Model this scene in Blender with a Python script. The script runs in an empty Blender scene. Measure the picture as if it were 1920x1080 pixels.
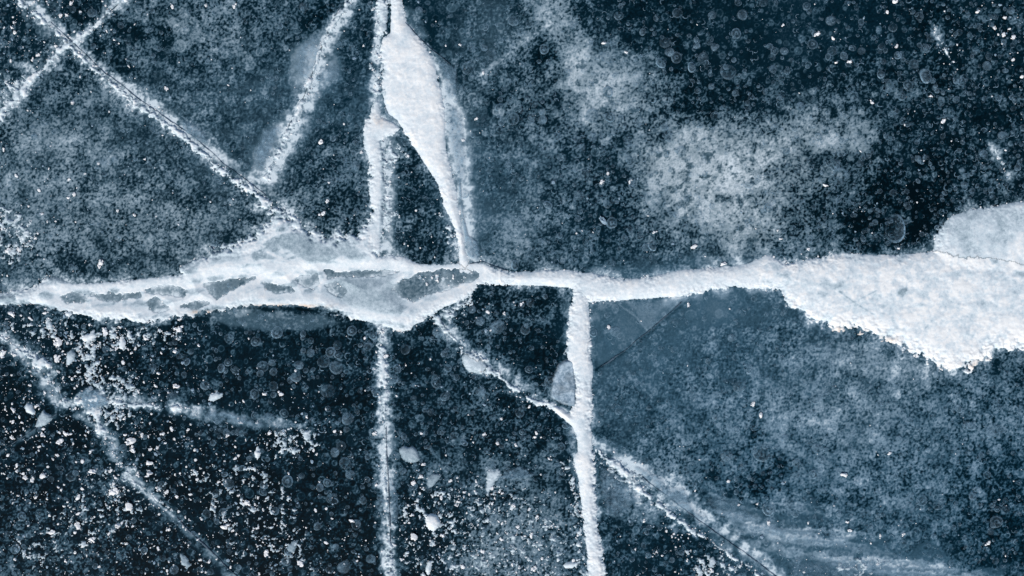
import bpy, math
import numpy as np
from mathutils import Vector

# ------------------------------------------------------------------ camera, sky, sun, exposure
scn = bpy.context.scene
CAM_H = 2.0                                   # metres above the ice, looking straight down; the picture spans 1.92 m
cam_d = bpy.data.cameras.new('camera'); cam = bpy.data.objects.new('camera', cam_d)
scn.collection.objects.link(cam)
cam.location = (0, 0, CAM_H); cam.rotation_euler = (0, 0, 0)
cam_d.sensor_width = 36; cam_d.lens = 36 * CAM_H / 1.92
cam_d.clip_start = 0.05; cam_d.clip_end = 2000
scn.camera = cam

SUN_EL, SUN_AZ = math.radians(39), math.radians(207)      # azimuth clockwise from +Y: the light comes from the lower left
world = bpy.data.worlds.new('World'); scn.world = world; world.use_nodes = True
wn = world.node_tree; bg = wn.nodes['Background']
sky = wn.nodes.new('ShaderNodeTexSky'); sky.sky_type = 'NISHITA'; sky.sun_disc = False
sky.sun_elevation = SUN_EL; sky.sun_rotation = SUN_AZ
wn.links.new(sky.outputs[0], bg.inputs[0]); bg.inputs[1].default_value = 0.10
sun_d = bpy.data.lights.new('sun', 'SUN'); sun_d.energy = 3.25; sun_d.angle = math.radians(0.6); sun_d.color = (1.0, 0.95, 0.88)
sun = bpy.data.objects.new('sun', sun_d); scn.collection.objects.link(sun)
sdir = Vector((math.sin(SUN_AZ) * math.cos(SUN_EL), math.cos(SUN_AZ) * math.cos(SUN_EL), math.sin(SUN_EL)))
sun.rotation_euler = sdir.to_track_quat('Z', 'Y').to_euler()
scn.view_settings.view_transform = 'Standard'; scn.view_settings.look = 'None'
scn.view_settings.exposure = 0.15; scn.view_settings.gamma = 1.0
scn.cycles.max_bounces = 5; scn.cycles.diffuse_bounces = 2; scn.cycles.transparent_max_bounces = 12

# ------------------------------------------------------------------ helpers: fields over the ice (map units are millimetres)
rng = np.random.default_rng(11)
MX, MY = 260, 230                                          # modelled margin round the picture
STEP = 1.5
gx = np.arange(-MX, 1920 + MX + .1, STEP); gy = np.arange(-MY, 1080 + MY + .1, STEP)
GX, GY = np.meshgrid(gx, gy); NY, NX = GX.shape

def vnoise(X, Y, scale, seed, ang=0.0, stretch=1.0):
    """smooth gradient noise, about -1..1"""
    r = np.random.default_rng(seed)
    N = 256
    th = r.random((N, N)) * 2 * np.pi; gxx, gyy = np.cos(th), np.sin(th)
    ca, sa = math.cos(ang), math.sin(ang)
    u = (X * ca + Y * sa) / (scale * stretch) + 61.3; v = (-X * sa + Y * ca) / scale + 47.7
    iu = np.floor(u).astype(int); iv = np.floor(v).astype(int); fu = u - iu; fv = v - iv
    def g(a, b):
        ii, jj = (iu + a) % N, (iv + b) % N
        return gxx[jj, ii] * (fu - a) + gyy[jj, ii] * (fv - b)
    su = fu * fu * fu * (fu * (fu * 6 - 15) + 10); sv = fv * fv * fv * (fv * (fv * 6 - 15) + 10)
    a = g(0, 0) * (1 - su) + g(1, 0) * su; b = g(0, 1) * (1 - su) + g(1, 1) * su
    return (a * (1 - sv) + b * sv) * 1.5

def fbm(X, Y, scale, seed, octs=4, gain=0.55, ang=0.0, stretch=1.0):
    out = np.zeros_like(X); amp = 1.0; tot = 0
    for k in range(octs):
        out += amp * vnoise(X, Y, scale / 2 ** k, seed + 31 * k, ang, stretch); tot += amp; amp *= gain
    return out / tot * 1.6

def sstep(a, b, x):
    t = np.clip((x - a) / (b - a), 0, 1); return t * t * (3 - 2 * t)

def poly_sdf(P, X, Y):
    """signed distance, positive inside"""
    P = np.asarray(P, float); n = len(P)
    d = np.full(X.shape, 1e9); ins = np.zeros(X.shape, bool)
    for i in range(n):
        ax, ay = P[i]; bx, by = P[(i + 1) % n]
        ex, ey = bx - ax, by - ay; L = ex * ex + ey * ey + 1e-9
        t = np.clip(((X - ax) * ex + (Y - ay) * ey) / L, 0, 1)
        d = np.minimum(d, (X - ax - t * ex) ** 2 + (Y - ay - t * ey) ** 2)
        c = (ay > Y) != (by > Y)
        if by != ay: ins ^= c & (X < ax + (Y - ay) / (by - ay) * ex)
    d = np.sqrt(d); return np.where(ins, d, -d)

def line_dist(P, X, Y):
    """P rows: x, y, value.  Returns distance, interpolated value, side (+ = to the right when walking along), arc length"""
    P = np.asarray(P, float)
    best = np.full(X.shape, 1e18); val = np.zeros(X.shape); side = np.zeros(X.shape); arc = np.zeros(X.shape); s = 0
    for i in range(len(P) - 1):
        ax, ay, av = P[i][:3]; bx, by, bv = P[i + 1][:3]
        ex, ey = bx - ax, by - ay; L = ex * ex + ey * ey + 1e-9; l = math.sqrt(L)
        t = np.clip(((X - ax) * ex + (Y - ay) * ey) / L, 0, 1)
        d = (X - ax - t * ex) ** 2 + (Y - ay - t * ey) ** 2
        m = d < best
        best = np.where(m, d, best); val = np.where(m, av + t * (bv - av), val)
        side = np.where(m, (ex * (Y - ay) - ey * (X - ax)) / l, side); arc = np.where(m, s + t * l, arc); s += l
    return np.sqrt(best), val, side, arc

def window(x0, y0, x1, y1):
    i0 = int(np.clip((x0 + MX) / STEP, 0, NX - 1)); i1 = int(np.clip((x1 + MX) / STEP + 2, 1, NX))
    j0 = int(np.clip((y0 + MY) / STEP, 0, NY - 1)); j1 = int(np.clip((y1 + MY) / STEP + 2, 1, NY))
    return slice(j0, j1), slice(i0, i1)

def bbox(P, m):
    P = np.asarray(P, float); return window(P[:, 0].min() - m, P[:, 1].min() - m, P[:, 0].max() + m, P[:, 1].max() + m)

def wx(x): return (np.asarray(x) - 960) / 1000.0
def wy(y): return (540 - np.asarray(y)) / 1000.0

def grid_mesh(name, sl, keep, Z, attrs):
    """mesh of the kept cells of a window; keep is per vertex"""
    js, is_ = sl; X = GX[js, is_]; Y = GY[js, is_]; h, w = X.shape
    cell = keep[:-1, :-1] | keep[1:, :-1] | keep[:-1, 1:] | keep[1:, 1:]
    idx = np.arange(h * w).reshape(h, w)
    q = np.stack([idx[1:, :-1][cell], idx[1:, 1:][cell], idx[:-1, 1:][cell], idx[:-1, :-1][cell]], 1)
    used = np.zeros(h * w, bool); used[q.ravel()] = True
    rm = np.cumsum(used) - 1; q = rm[q]
    co = np.stack([wx(X), wy(Y), Z], -1).reshape(-1, 3)[used]
    return raw_mesh(name, co, q, {k: v.reshape(-1)[used] for k, v in attrs.items()})

def raw_mesh(name, co, faces, attrs=None, smooth=True):
    me = bpy.data.meshes.new(name); faces = np.asarray(faces); n, k = faces.shape
    me.vertices.add(len(co)); me.vertices.foreach_set('co', np.asarray(co, np.float32).ravel())
    me.loops.add(n * k); me.loops.foreach_set('vertex_index', faces.astype(np.int32).ravel())
    me.polygons.add(n); me.polygons.foreach_set('loop_start', np.arange(0, n * k, k, dtype=np.int32))
    me.polygons.foreach_set('loop_total', np.full(n, k, np.int32))
    me.polygons.foreach_set('use_smooth', np.full(n, smooth))
    me.update(calc_edges=True)
    for a, v in (attrs or {}).items():
        at = me.attributes.new(a, 'FLOAT', 'POINT'); at.data.foreach_set('value', np.asarray(v, np.float32))
    return me

def link(name, me, mat, parent=None, label=None, cat=None, group=None, kind=None, loc=None):
    o = bpy.data.objects.new(name, me); scn.collection.objects.link(o)
    if mat and me is not None and len(me.materials) == 0: me.materials.append(mat)
    if parent: o.parent = parent
    if loc is not None: o.location = loc
    for k, v in (('label', label), ('category', cat), ('group', group), ('kind', kind)):
        if v: o[k] = v
    return o

def srgb(r, g, b):
    return tuple((c / 255 / 12.92 if c / 255 <= .04045 else ((c / 255 + .055) / 1.055) ** 2.4) for c in (r, g, b)) + (1,)

# ------------------------------------------------------------------ materials
class NT:
    def __init__(s, name):
        s.m = bpy.data.materials.new(name); s.m.use_nodes = True; s.t = s.m.node_tree
        s.p = s.t.nodes['Principled BSDF']; s.out = s.t.nodes['Material Output']
        s.tc = s.t.nodes.new('ShaderNodeTexCoord'); s.geo = s.t.nodes.new('ShaderNodeNewGeometry')
    def n(s, k, **kw):
        n = s.t.nodes.new(k)
        for a, b in kw.items(): setattr(n, a, b)
        return n
    def l(s, a, b): s.t.links.new(a, b)
    def noise(s, scale, detail=4, rough=.6):
        n = s.n('ShaderNodeTexNoise'); n.inputs['Scale'].default_value = scale
        n.inputs['Detail'].default_value = detail; n.inputs['Roughness'].default_value = rough
        s.l(s.geo.outputs['Position'], n.inputs['Vector']); return n.outputs['Fac']
    def attr(s, name): n = s.n('ShaderNodeAttribute', attribute_name=name); return n.outputs['Fac']
    def math(s, op, a, b=None, clamp=False):
        n = s.n('ShaderNodeMath', operation=op, use_clamp=clamp)
        for i, v in enumerate((a, b)):
            if v is None: continue
            if isinstance(v, (int, float)): n.inputs[i].default_value = v
            else: s.l(v, n.inputs[i])
        return n.outputs[0]
    def ramp(s, fac, stops):
        n = s.n('ShaderNodeValToRGB'); cr = n.color_ramp
        while len(cr.elements) < len(stops): cr.elements.new(.5)
        for e, (p, c) in zip(cr.elements, stops): e.position = p; e.color = c
        s.l(fac, n.inputs[0]); return n.outputs[0]
    def mix(s, f, a, b):
        n = s.n('ShaderNodeMix', data_type='RGBA')
        for i, v in ((0, f), (6, a), (7, b)):
            if isinstance(v, (int, float, tuple)): n.inputs[i].default_value = v
            else: s.l(v, n.inputs[i])
        return n.outputs[2]
    def bump(s, h, strength, dist):
        n = s.n('ShaderNodeBump'); n.inputs['Strength'].default_value = strength; n.inputs['Distance'].default_value = dist
        s.l(h, n.inputs['Height']); s.l(n.outputs[0], s.p.inputs['Normal'])

def ice_stops(k=1.0):
    return [(0.0, srgb(0, 12, 18)), (0.2, srgb(7, 33, 44)), (0.42, srgb(67, 91, 103)), (0.7, srgb(133, 151, 160)), (1.0, srgb(208, 219, 224))]
def ice_stops_blue():
    return [(0.0, srgb(0, 14, 22)), (0.2, srgb(6, 39, 53)), (0.42, srgb(56, 89, 107)), (0.7, srgb(118, 144, 161)), (1.0, srgb(202, 217, 224))]

def mat_ice():
    m = NT('black_lake_ice')
    t = m.attr('tone'); b = m.attr('blue')
    g1 = m.noise(260, 3, .7); g2 = m.noise(620, 2, .6)
    d = m.math('ADD', m.math('MULTIPLY', m.math('SUBTRACT', g1, .5), .26), m.math('MULTIPLY', m.math('SUBTRACT', g2, .5), .22))
    amp = m.math('ADD', m.math('MULTIPLY', t, .9), .25)
    tt = m.math('ADD', t, m.math('MULTIPLY', d, amp), clamp=True)
    m.l(m.mix(b, m.ramp(tt, ice_stops()), m.ramp(tt, ice_stops_blue())), m.p.inputs['Base Color'])
    m.p.inputs['Roughness'].default_value = .42; m.p.inputs['IOR'].default_value = 1.31
    m.p.inputs['Specular IOR Level'].default_value = .12
    m.bump(g1, .25, .0006)
    return m.m

def mat_far_ice():
    m = NT('black_lake_ice_far')
    a = m.noise(6, 8, .65); c = m.noise(60, 6, .7); v = m.noise(1.3, 3, .5)
    t = m.math('ADD', m.math('MULTIPLY', a, .5), m.math('MULTIPLY', c, .5))
    t = m.math('ADD', t, m.math('MULTIPLY', v, .25), clamp=True)
    m.l(m.ramp(t, [(0.46, srgb(0, 14, 22)), (.60, srgb(10, 36, 50)), (.72, srgb(60, 86, 102)), (.86, srgb(118, 138, 150))]), m.p.inputs['Base Color'])
    m.p.inputs['Roughness'].default_value = .42; m.p.inputs['IOR'].default_value = 1.31
    m.p.inputs['Specular IOR Level'].default_value = .12
    return m.m

def mat_snow():
    m = NT('packed_snow')
    d = m.attr('dens')
    g1 = m.noise(160, 5, .7); g2 = m.noise(500, 2, .6); g3 = m.noise(38, 4, .6)
    tt = m.math('ADD', d, m.math('MULTIPLY', m.math('SUBTRACT', g1, .5), .62))
    tt = m.math('ADD', tt, m.math('MULTIPLY', m.math('SUBTRACT', g2, .5), .35))
    tt = m.math('ADD', tt, m.math('MULTIPLY', m.math('SUBTRACT', g3, .5), .40), clamp=True)
    w = m.math('MULTIPLY', m.attr('sun_warm'), m.math('MULTIPLY', g1, 1.5), clamp=True)
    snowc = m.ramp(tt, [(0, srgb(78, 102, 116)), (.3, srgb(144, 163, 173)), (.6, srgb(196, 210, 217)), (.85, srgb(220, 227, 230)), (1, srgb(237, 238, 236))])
    m.l(m.mix(w, snowc, srgb(206, 176, 148)), m.p.inputs['Base Color'])  # painted warm sunlight mixed into the snow colour
    m.p.inputs['Roughness'].default_value = .75; m.p.inputs['Specular IOR Level'].default_value = .2
    h = m.math('ADD', g1, m.math('MULTIPLY', g2, .5)); m.bump(h, .10, .0006)
    return m.m

def mat_crumb(name, c0, c1):
    m = NT(name)
    g = m.noise(300, 4, .7)
    m.l(m.ramp(g, [(.3, c0), (.65, c1)]), m.p.inputs['Base Color'])
    m.p.inputs['Roughness'].default_value = .6; m.bump(g, .5, .002)
    return m.m

def mat_alpha(name, c0, c1, scale, lo, hi, rough=.5):
    """frosty film: attribute 'alpha' broken up by noise"""
    m = NT(name)
    g = m.noise(scale, 5, .7); a = m.attr('alpha')
    m.l(m.ramp(g, [(.3, c0), (.7, c1)]), m.p.inputs['Base Color'])
    k = m.n('ShaderNodeMapRange'); m.l(g, k.inputs[0]); k.inputs[1].default_value = .3; k.inputs[2].default_value = .7
    k.inputs[3].default_value = lo; k.inputs[4].default_value = hi
    m.l(m.math('MULTIPLY', a, k.outputs[0], clamp=True), m.p.inputs['Alpha'])
    m.p.inputs['Roughness'].default_value = rough; m.p.inputs['Specular IOR Level'].default_value = .03
    return m.m

M_ICE, M_FAR, M_SNOW = mat_ice(), mat_far_ice(), mat_snow()
M_CRUMB = mat_crumb('snow_crumb_white', srgb(205, 212, 220), srgb(246, 244, 240))
M_GREYCRUMB = mat_crumb('snow_crumb_grey', srgb(84, 112, 134), srgb(150, 174, 190))
M_BUB = mat_alpha('air_bubble_film', srgb(74, 110, 134), srgb(152, 182, 200), 260, .5, 1.25)
M_VEIL = mat_alpha('frost_film', srgb(72, 110, 136), srgb(152, 182, 200), 150, .3, 1.5)
M_SLAB = mat_alpha('glazed_slab', srgb(112, 142, 164), srgb(190, 206, 216), 150, .65, 1.2)
M_DARK = mat_crumb('open_crack', srgb(30, 56, 74), srgb(76, 100, 118))

# ------------------------------------------------------------------ the snow bodies
UP_L = [(-330, 562), (-60, 553), (0, 550), (40, 545), (62, 540), (75, 524), (95, 519), (115, 524), (135, 532), (160, 531), (200, 528), (250, 524), (300, 520),
        (340, 515), (335, 504), (345, 496), (370, 484), (400, 472), (430, 460), (462, 446), (485, 432), (500, 415), (505, 398), (522, 392), (548, 403), (570, 420), (590, 432), (612, 441),
        (640, 439), (668, 433), (688, 424), (697, 440), (712, 458), (713, 480), (738, 479), (762, 483), (785, 495), (830, 496), (860, 494), (905, 493), (930, 503), (960, 510),
        (1010, 507), (1060, 506), (1110, 512), (1150, 520), (1185, 523), (1220, 518), (1280, 506), (1340, 502), (1400, 495), (1425, 484), (1440, 478), (1455, 485), (1500, 500)]
LOW_L = [(1500, 535), (1462, 545), (1440, 541), (1380, 540), (1340, 543), (1310, 550), (1270, 556), (1180, 562), (1104, 566), (1075, 560), (1073, 540), (1040, 537), (1000, 535), (960, 535), (920, 533), (895, 535), (885, 548),
         (876, 560), (858, 567), (835, 576), (815, 590), (798, 597), (786, 604), (770, 618), (755, 623), (740, 618), (720, 612), (700, 606), (670, 600), (640, 592), (615, 580),
         (600, 577), (570, 573), (540, 572), (500, 572), (470, 573), (440, 577), (400, 582), (370, 590), (330, 594), (300, 600), (265, 605), (240, 603), (210, 598),
         (180, 598), (150, 590), (120, 585), (90, 575), (60, 570), (30, 572), (0, 572), (-60, 574), (-330, 586)]
DRIFT = [(1420, 500), (1455, 486), (1475, 493), (1500, 487), (1530, 482), (1560, 477), (1620, 477), (1680, 478), (1740, 472), (1760, 470), (1800, 473), (1850, 474), (1890, 482), (1920, 488), (2230, 512),
         (2230, 712), (1990, 668), (1920, 655), (1890, 653), (1862, 661), (1848, 672), (1828, 687), (1800, 696), (1772, 693), (1748, 680), (1720, 665), (1690, 650), (1668, 640), (1650, 634),
         (1622, 622), (1598, 616), (1570, 618), (1545, 610), (1520, 600), (1500, 580), (1480, 570), (1468, 560), (1462, 545), (1420, 530)]
STEM = [(1078, 525), (1098, 525), (1104, 562), (1106, 620), (1108, 660), (1113, 700), (1109, 722), (1112, 760), (1108, 800), (1112, 840), (1115, 880), (1118, 940), (1122, 990), (1130, 1040), (1137, 1080), (1166, 1360),
        (1128, 1360), (1100, 1080), (1102, 1040), (1095, 990), (1093, 960), (1088, 930), (1085, 900), (1078, 875), (1075, 860), (1083, 845), (1081, 822), (1075, 802), (1058, 786), (1040, 772), (1012, 754),
        (1028, 750), (1047, 761), (1069, 777), (1080, 745), (1078, 715), (1068, 690), (1062, 660), (1064, 620), (1069, 580)]
WEDGE = [(716, -300), (732, -60), (733, 30), (732, 62), (718, 72), (712, 95), (716, 130), (716, 160), (720, 190), (728, 213), (745, 225), (760, 250), (780, 280), (795, 305), (815, 335), (828, 365), (832, 385),
         (840, 402), (854, 430), (860, 460), (862, 512), (884, 512), (873, 470), (867, 430), (859, 380), (853, 345), (845, 310), (836, 280), (834, 235), (832, 195), (826, 165), (818, 135), (812, 106), (800, 90), (780, 65),
         (762, 40), (755, 5), (750, -60), (736, -300)]
VTOP = [(701, 185), (692, 222), (682, 238), (681, 270), (689, 292), (695, 312), (690, 350), (697, 390), (690, 424), (668, 440), (700, 470), (712, 478), (714, 440), (721, 400), (724, 340), (720, 290), (712, 264), (735, 253), (752, 241), (740, 233), (716, 220), (711, 190)]
VCAP = [(703, -200), (704, 0), (708, 40), (704, 62), (712, 66), (724, 60), (729, 20), (726, -30), (722, -200)]

HOLES = [  # polygon, residual snow amount
    ([(736, 542), (755, 526), (790, 513), (830, 507), (870, 508), (900, 512), (896, 520), (870, 530), (840, 541), (800, 552), (775, 562), (758, 558), (748, 550)], .0),
    ([(384, 534), (430, 526), (478, 520), (452, 532), (430, 545), (406, 559), (396, 550)], .1),
    ([(275, 545), (300, 538), (335, 538), (350, 546), (345, 554), (310, 550), (282, 549)], .1),
    ([(205, 549), (232, 553), (262, 548), (262, 553), (212, 558)], .2),
    ([(496, 531), (520, 537), (545, 540), (551, 545), (520, 548), (500, 541)], .15),
    ([(556, 524), (572, 517), (592, 516), (597, 530), (588, 540), (572, 536)], .1), ([(172, 551), (215, 557), (262, 549), (262, 555), (215, 563), (180, 559)], .1), ([(112, 556), (140, 549), (163, 555), (158, 565), (128, 567)], .3),
    ([(278, 566), (292, 558), (306, 570), (316, 578), (298, 583), (280, 580)], .2), ([(645, 512), (700, 508), (748, 510), (720, 515), (660, 516)], .1), ([(612, 535), (632, 530), (648, 545), (640, 556), (622, 548)], .3), ([(340, 574), (372, 566), (392, 568), (370, 577)], .25),
    ([(608, 507), (618, 505), (626, 512), (650, 511), (690, 510), (690, 514), (640, 516), (615, 520)], .2)]
GLAZE = [  # polygon, density, softness
    ([(528, 452), (545, 436), (575, 438), (592, 452), (625, 462), (640, 480), (620, 494), (580, 492), (548, 474), (530, 466)], .34, 7),
    ([(612, 452), (650, 450), (672, 468), (690, 485), (660, 490), (635, 478)], .40, 8),
    ([(615, 522), (650, 518), (735, 518), (745, 545), (760, 565), (735, 588), (690, 580), (640, 570), (600, 545)], .40, 14),
    ([(690, 512), (760, 511), (740, 518), (700, 520)], .42, 4),
    ([(120, 556), (140, 548), (162, 552), (160, 566), (125, 568)], .35, 6),
    ([(280, 562), (296, 556), (312, 572), (300, 582), (278, 580)], .38, 5),
    ([(405, 480), (440, 472), (470, 478), (450, 492), (415, 494)], .55, 10),
    ([(1678, 551), (1684, 540), (1697, 536), (1700, 544), (1690, 558)], .32, 6),
    ([(1852, 484), (1868, 486), (1872, 496), (1858, 496)], .35, 6),
    ([(1548, 532), (1575, 530), (1584, 538), (1556, 543)], .35, 8),
    ([(1530, 545), (1552, 550), (1545, 558), (1530, 552)], .4, 7),
    ([(1900, 505), (1940, 512), (1935, 522), (1895, 516)], .38, 8),
    ([(1765, 512), (1800, 508), (1800, 518), (1770, 520)], .55, 9),
    ([(1705, 572), (1730, 568), (1740, 573), (1712, 577)], .42, 6),
    ([(712, 265), (722, 292), (726, 340), (722, 400), (712, 440), (714, 340)], .42, 6)]
GLINES = [([(1572, 546, 2), (1598, 566, 2), (1640, 592, 2)], .35), ([(1640, 545, 1.5), (1608, 562, 1.5)], .3), ([(1745, 600, 1.5), (1732, 615, 1.5)], .2)]

# veins of broken snow along the cracks: x, y, half width; cover, haze each side
CR = {
 'a': dict(P=[(-60, -120, 6), (10, -45, 7), (45, 5, 9), (70, 22, 8), (95, 45, 4), (130, 76, 4), (165, 112, 4), (200, 143, 6), (235, 170, 7), (262, 192, 12), (290, 212, 9), (330, 240, 9), (370, 272, 7), (420, 315, 9), (460, 345, 11), (500, 376, 13), (540, 402, 13)], cover=.62, off=5, z=3),
 'b': dict(P=[(330, -110, 5), (235, -8, 6), (190, 34, 7), (160, 64, 8), (140, 80, 7), (110, 96, 10), (80, 128, 10), (50, 160, 9), (10, 205, 12), (-40, 245, 12), (-160, 340, 8)], cover=.64, off=0, z=3),
 'c': dict(P=[(720, -150, 6), (665, -20, 9), (645, 15, 8), (622, 50, 7), (605, 85, 5), (590, 120, 4), (576, 168, 7), (562, 205, 6), (545, 235, 8), (530, 265, 9), (512, 300, 8), (498, 332, 6)], cover=.66, off=-2, z=3),
 'v': dict(P=[(712, 612, 6), (714, 660, 10), (718, 700, 12), (721, 740, 10), (719, 790, 7), (722, 830, 3), (723, 900, 3), (724, 960, 4), (729, 1000, 4), (731, 1040, 8), (733, 1080, 8), (738, 1240, 8)], cover=.60, off=-1, z=3),
 'g': dict(P=[(822, 594, 8), (838, 622, 6), (858, 645, 5), (872, 662, 9), (900, 680, 13), (922, 696, 8), (955, 722, 6), (985, 744, 6), (1015, 758, 6)], cover=.55, off=0, z=3),
 'h': dict(P=[(1112, 842, 7), (1150, 862, 9), (1175, 885, 12), (1195, 905, 12), (1215, 925, 8), (1250, 952, 8), (1280, 975, 7), (1320, 1000, 3), (1360, 1028, 3), (1420, 1070, 3), (1560, 1170, 4)], cover=.50, off=5, z=3),
 'd': dict(P=[(-120, 560, 4), (-10, 622, 4), (20, 645, 2), (40, 660, 5), (58, 672, 17), (80, 685, 20), (90, 700, 10), (108, 735, 3), (122, 755, 10), (150, 752, 14)], cover=.5, off=0, z=3),
 'e': dict(P=[(165, 748, 16), (205, 750, 12), (245, 758, 6), (290, 763, 5), (330, 764, 8), (360, 768, 3)], cover=.3, off=0, z=2.5),
 'f': dict(P=[(175, 770, 14), (190, 805, 9), (206, 838, .5), (240, 895, .5), (262, 912, 7), (280, 924, 2.5), (300, 940, 2.5), (322, 958, 1)], cover=.3, off=0, z=2.5),
 'i': dict(P=[(1752, 48, 1), (1760, 72, 2), (1768, 88, 4.5), (1778, 106, 3), (1796, 132, .5)], cover=.85, off=0, z=2),
 'j': dict(P=[(1866, 278, 1), (1874, 298, 2), (1882, 314, 3.5), (1892, 330, .5)], cover=.8, off=0, z=2),
}
# one fine-grained jitter shared by all snow edges
J1 = fbm(GX, GY, 9, 101, 3, .7); J2 = fbm(GX, GY, 34, 131, 3, .6); J3 = vnoise(GX, GY, 3.4, 177); J4 = fbm(GX, GY, 18, 191, 3, .75)
J5 = fbm(GX, GY, 100, 211, 3, .6); J6 = fbm(GX, GY, 100, 223, 3, .6)

bodies = []          # (name, slice, S, dens, zmax, label, cat, group)
RM = .35 + 1.3 * sstep(-.35, .35, fbm(GX, GY, 70, 233, 2))
def body_poly(P, rough, soft=6.0, dens=.86, zmax=7, **kw):
    sl = bbox(P, 14); s = poly_sdf(P, GX[sl], GY[sl])
    s = s + rough * RM[sl] * (1.6 * J1[sl] + 1.0 * J2[sl] + .9 * J3[sl])
    D = np.full(s.shape, dens) + .13 * J2[sl] + .10 * J1[sl]
    bodies.append(dict(sl=sl, S=s, D=D, z=zmax, soft=soft, **kw)); return bodies[-1]

grp_open = None
band = body_poly(UP_L + LOW_L, 1.7, soft=9, dens=.84, zmax=5, name='snow_vein', label='widest snow filled crack crossing the ice from the left edge to the drift', cat='snow vein')
drift = body_poly(DRIFT, 1.7, soft=16, dens=.80, zmax=7, pri=6, name='snow_drift', label='broad white snow drift spreading out at the right end of the long vein', cat='snow drift')
stem = body_poly(STEM, 1.9, soft=7, dens=.85, zmax=5, name='snow_vein', label='solid white snow vein running down from the long vein like the stem of a T', cat='snow vein')
wedge = body_poly(WEDGE, 1.2, soft=9, dens=.88, zmax=5, name='snow_wedge', label='long pointed snow wedge narrowing downwards from the top edge', cat='snow wedge')
vtop = body_poly(VTOP, 2.8, soft=6, dens=.80, zmax=4, name='snow_vein', label='ragged upright snow vein just left of the tip of the snow wedge', cat='snow vein')
vcap = body_poly(VCAP, 3.6, soft=6, dens=.70, zmax=5, name='snow_vein', label='short loose snow strip beside the top of the snow wedge', cat='snow vein')

# finer roughness on particular stretches of the band and the drift
sl = band['sl']; X, Y = GX[sl], GY[sl]
rough_zone = sstep(330, 380, X) * (1 - sstep(700, 720, X)) * (1 - sstep(470, 500, Y))
band['S'] += rough_zone * 20 * (J4[sl] - .10)
low_zone = (1 - sstep(620, 720, X)) * sstep(560, 590, Y); band['S'] += low_zone * 8 * J4[sl] * (1 - sstep(15, 30, band['S']))
mot = (1 - sstep(760, 860, X)); Mx = fbm(X, Y, 52, 641, 4, .6, ang=-.1, stretch=1.7)
band['D'] -= mot * (.50 * sstep(-.02, .42, Mx) + .03); Rg = 1 - 3.0 * np.abs(fbm(X, Y, 40, 651, 4, .6, ang=-.12, stretch=1.8)); Rg2 = 1 - 3.2 * np.abs(fbm(X, Y, 22, 661, 3, .65))
ins = mot * sstep(3, 14, band['S']) * (1 - sstep(640, 720, X) * (1 - sstep(500, 520, Y)) * .6)
band['D'] = band['D'] * (1 - ins) + ins * (.34 + .44 * np.clip(Rg * 1.6, 0, 1) + .10 * np.clip(Rg2, 0, 1) + .08 * J4[sl])
for L, w_ in [([(330, 538), (384, 536), (398, 562)], 5), ([(398, 562), (440, 545), (480, 522), (520, 505)], 5), ([(480, 522), (560, 518), (610, 545), (640, 575)], 5), ([(545, 405), (500, 440), (440, 490), (380, 510)], 8),
              ([(548, 405), (590, 440), (660, 448), (700, 445)], 5), ([(694, 440), (712, 470), (712, 500)], 6), ([(590, 440), (640, 490), (700, 500)], 3), ([(620, 503), (700, 519), (745, 545), (770, 560)], 4),
              ([(600, 545), (620, 520), (650, 505)], 4), ([(735, 545), (790, 509), (860, 502)], 5), ([(100, 545), (180, 562), (260, 543)], 4), ([(60, 560), (150, 580), (250, 590)], 7), ([(560, 560), (640, 565), (700, 590)], 6),
              ([(265, 560), (330, 556), (398, 562)], 6), ([(500, 470), (560, 500), (620, 503)], 4), ([(650, 560), (690, 530), (720, 525)], 3)]:
    q = np.exp(-(line_dist([(x, y, 0) for x, y in L], X + 4 * J4[sl], Y + 4 * J2[sl])[0] / w_) ** 2); band['D'] = band['D'] * (1 - q) + (.88 + .1 * J1[sl]) * q
band['D'] -= rough_zone * .22 * sstep(0, .5, J4[sl])
veinlet = (1 - sstep(2, 11, np.abs(line_dist([(-60, 552, 0), (80, 540, 0), (200, 535, 0), (330, 524, 0), (420, 508, 0), (520, 500, 0), (640, 498, 0), (760, 492, 0)], X, Y)[0] + 3 * J2[sl])))
veinlet = np.maximum(veinlet, 1 - sstep(3, 12, line_dist([(180, 585, 0), (300, 580, 0), (400, 565, 0), (480, 552, 0), (600, 558, 0), (690, 590, 0), (760, 600, 0), (860, 558, 0)], X, Y)[0]))
band['D'] = band['D'] * (1 - .85 * veinlet) + (.84 + .1 * J1[sl]) * .85 * veinlet
for P, d in HOLES:
    q = poly_sdf(P, X, Y) + 1.5 * J1[sl] + 3.5 * J4[sl] + 2.5; band['S'] = np.where(q > 0, np.minimum(band['S'], -q + 9 * (d) * (J4[sl] * 2.2 - .35)), band['S'])
sl = drift['sl']; X, Y = GX[sl], GY[sl]
drift['S'] += (sstep(560, 600, Y) * 12 + 2) * (J4[sl] - .08) * (1 - sstep(22, 50, drift['S']))
drift['D'] += .08 * sstep(560, 640, Y) + .30 * fbm(X, Y, 45, 611, 4, .65) + .12 * J4[sl] + .5 * (np.abs(fbm(X, Y, 30, 621, 4, .6)) - .2) + .02
for b in (band, drift, vtop):
    sl = b['sl']; X, Y = GX[sl], GY[sl]
    for P, d, so in GLAZE:
        q = sstep(-so * .5, so * .7, poly_sdf(P, X, Y) + 3.2 * J4[sl] + 1.5 * J1[sl]); b['D'] = b['D'] * (1 - q) + (d + .12 * J4[sl]) * q
    for P, d in GLINES:
        q = np.exp(-(line_dist(P, X, Y)[0] / 1.8) ** 2); b['D'] -= q * d

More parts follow.
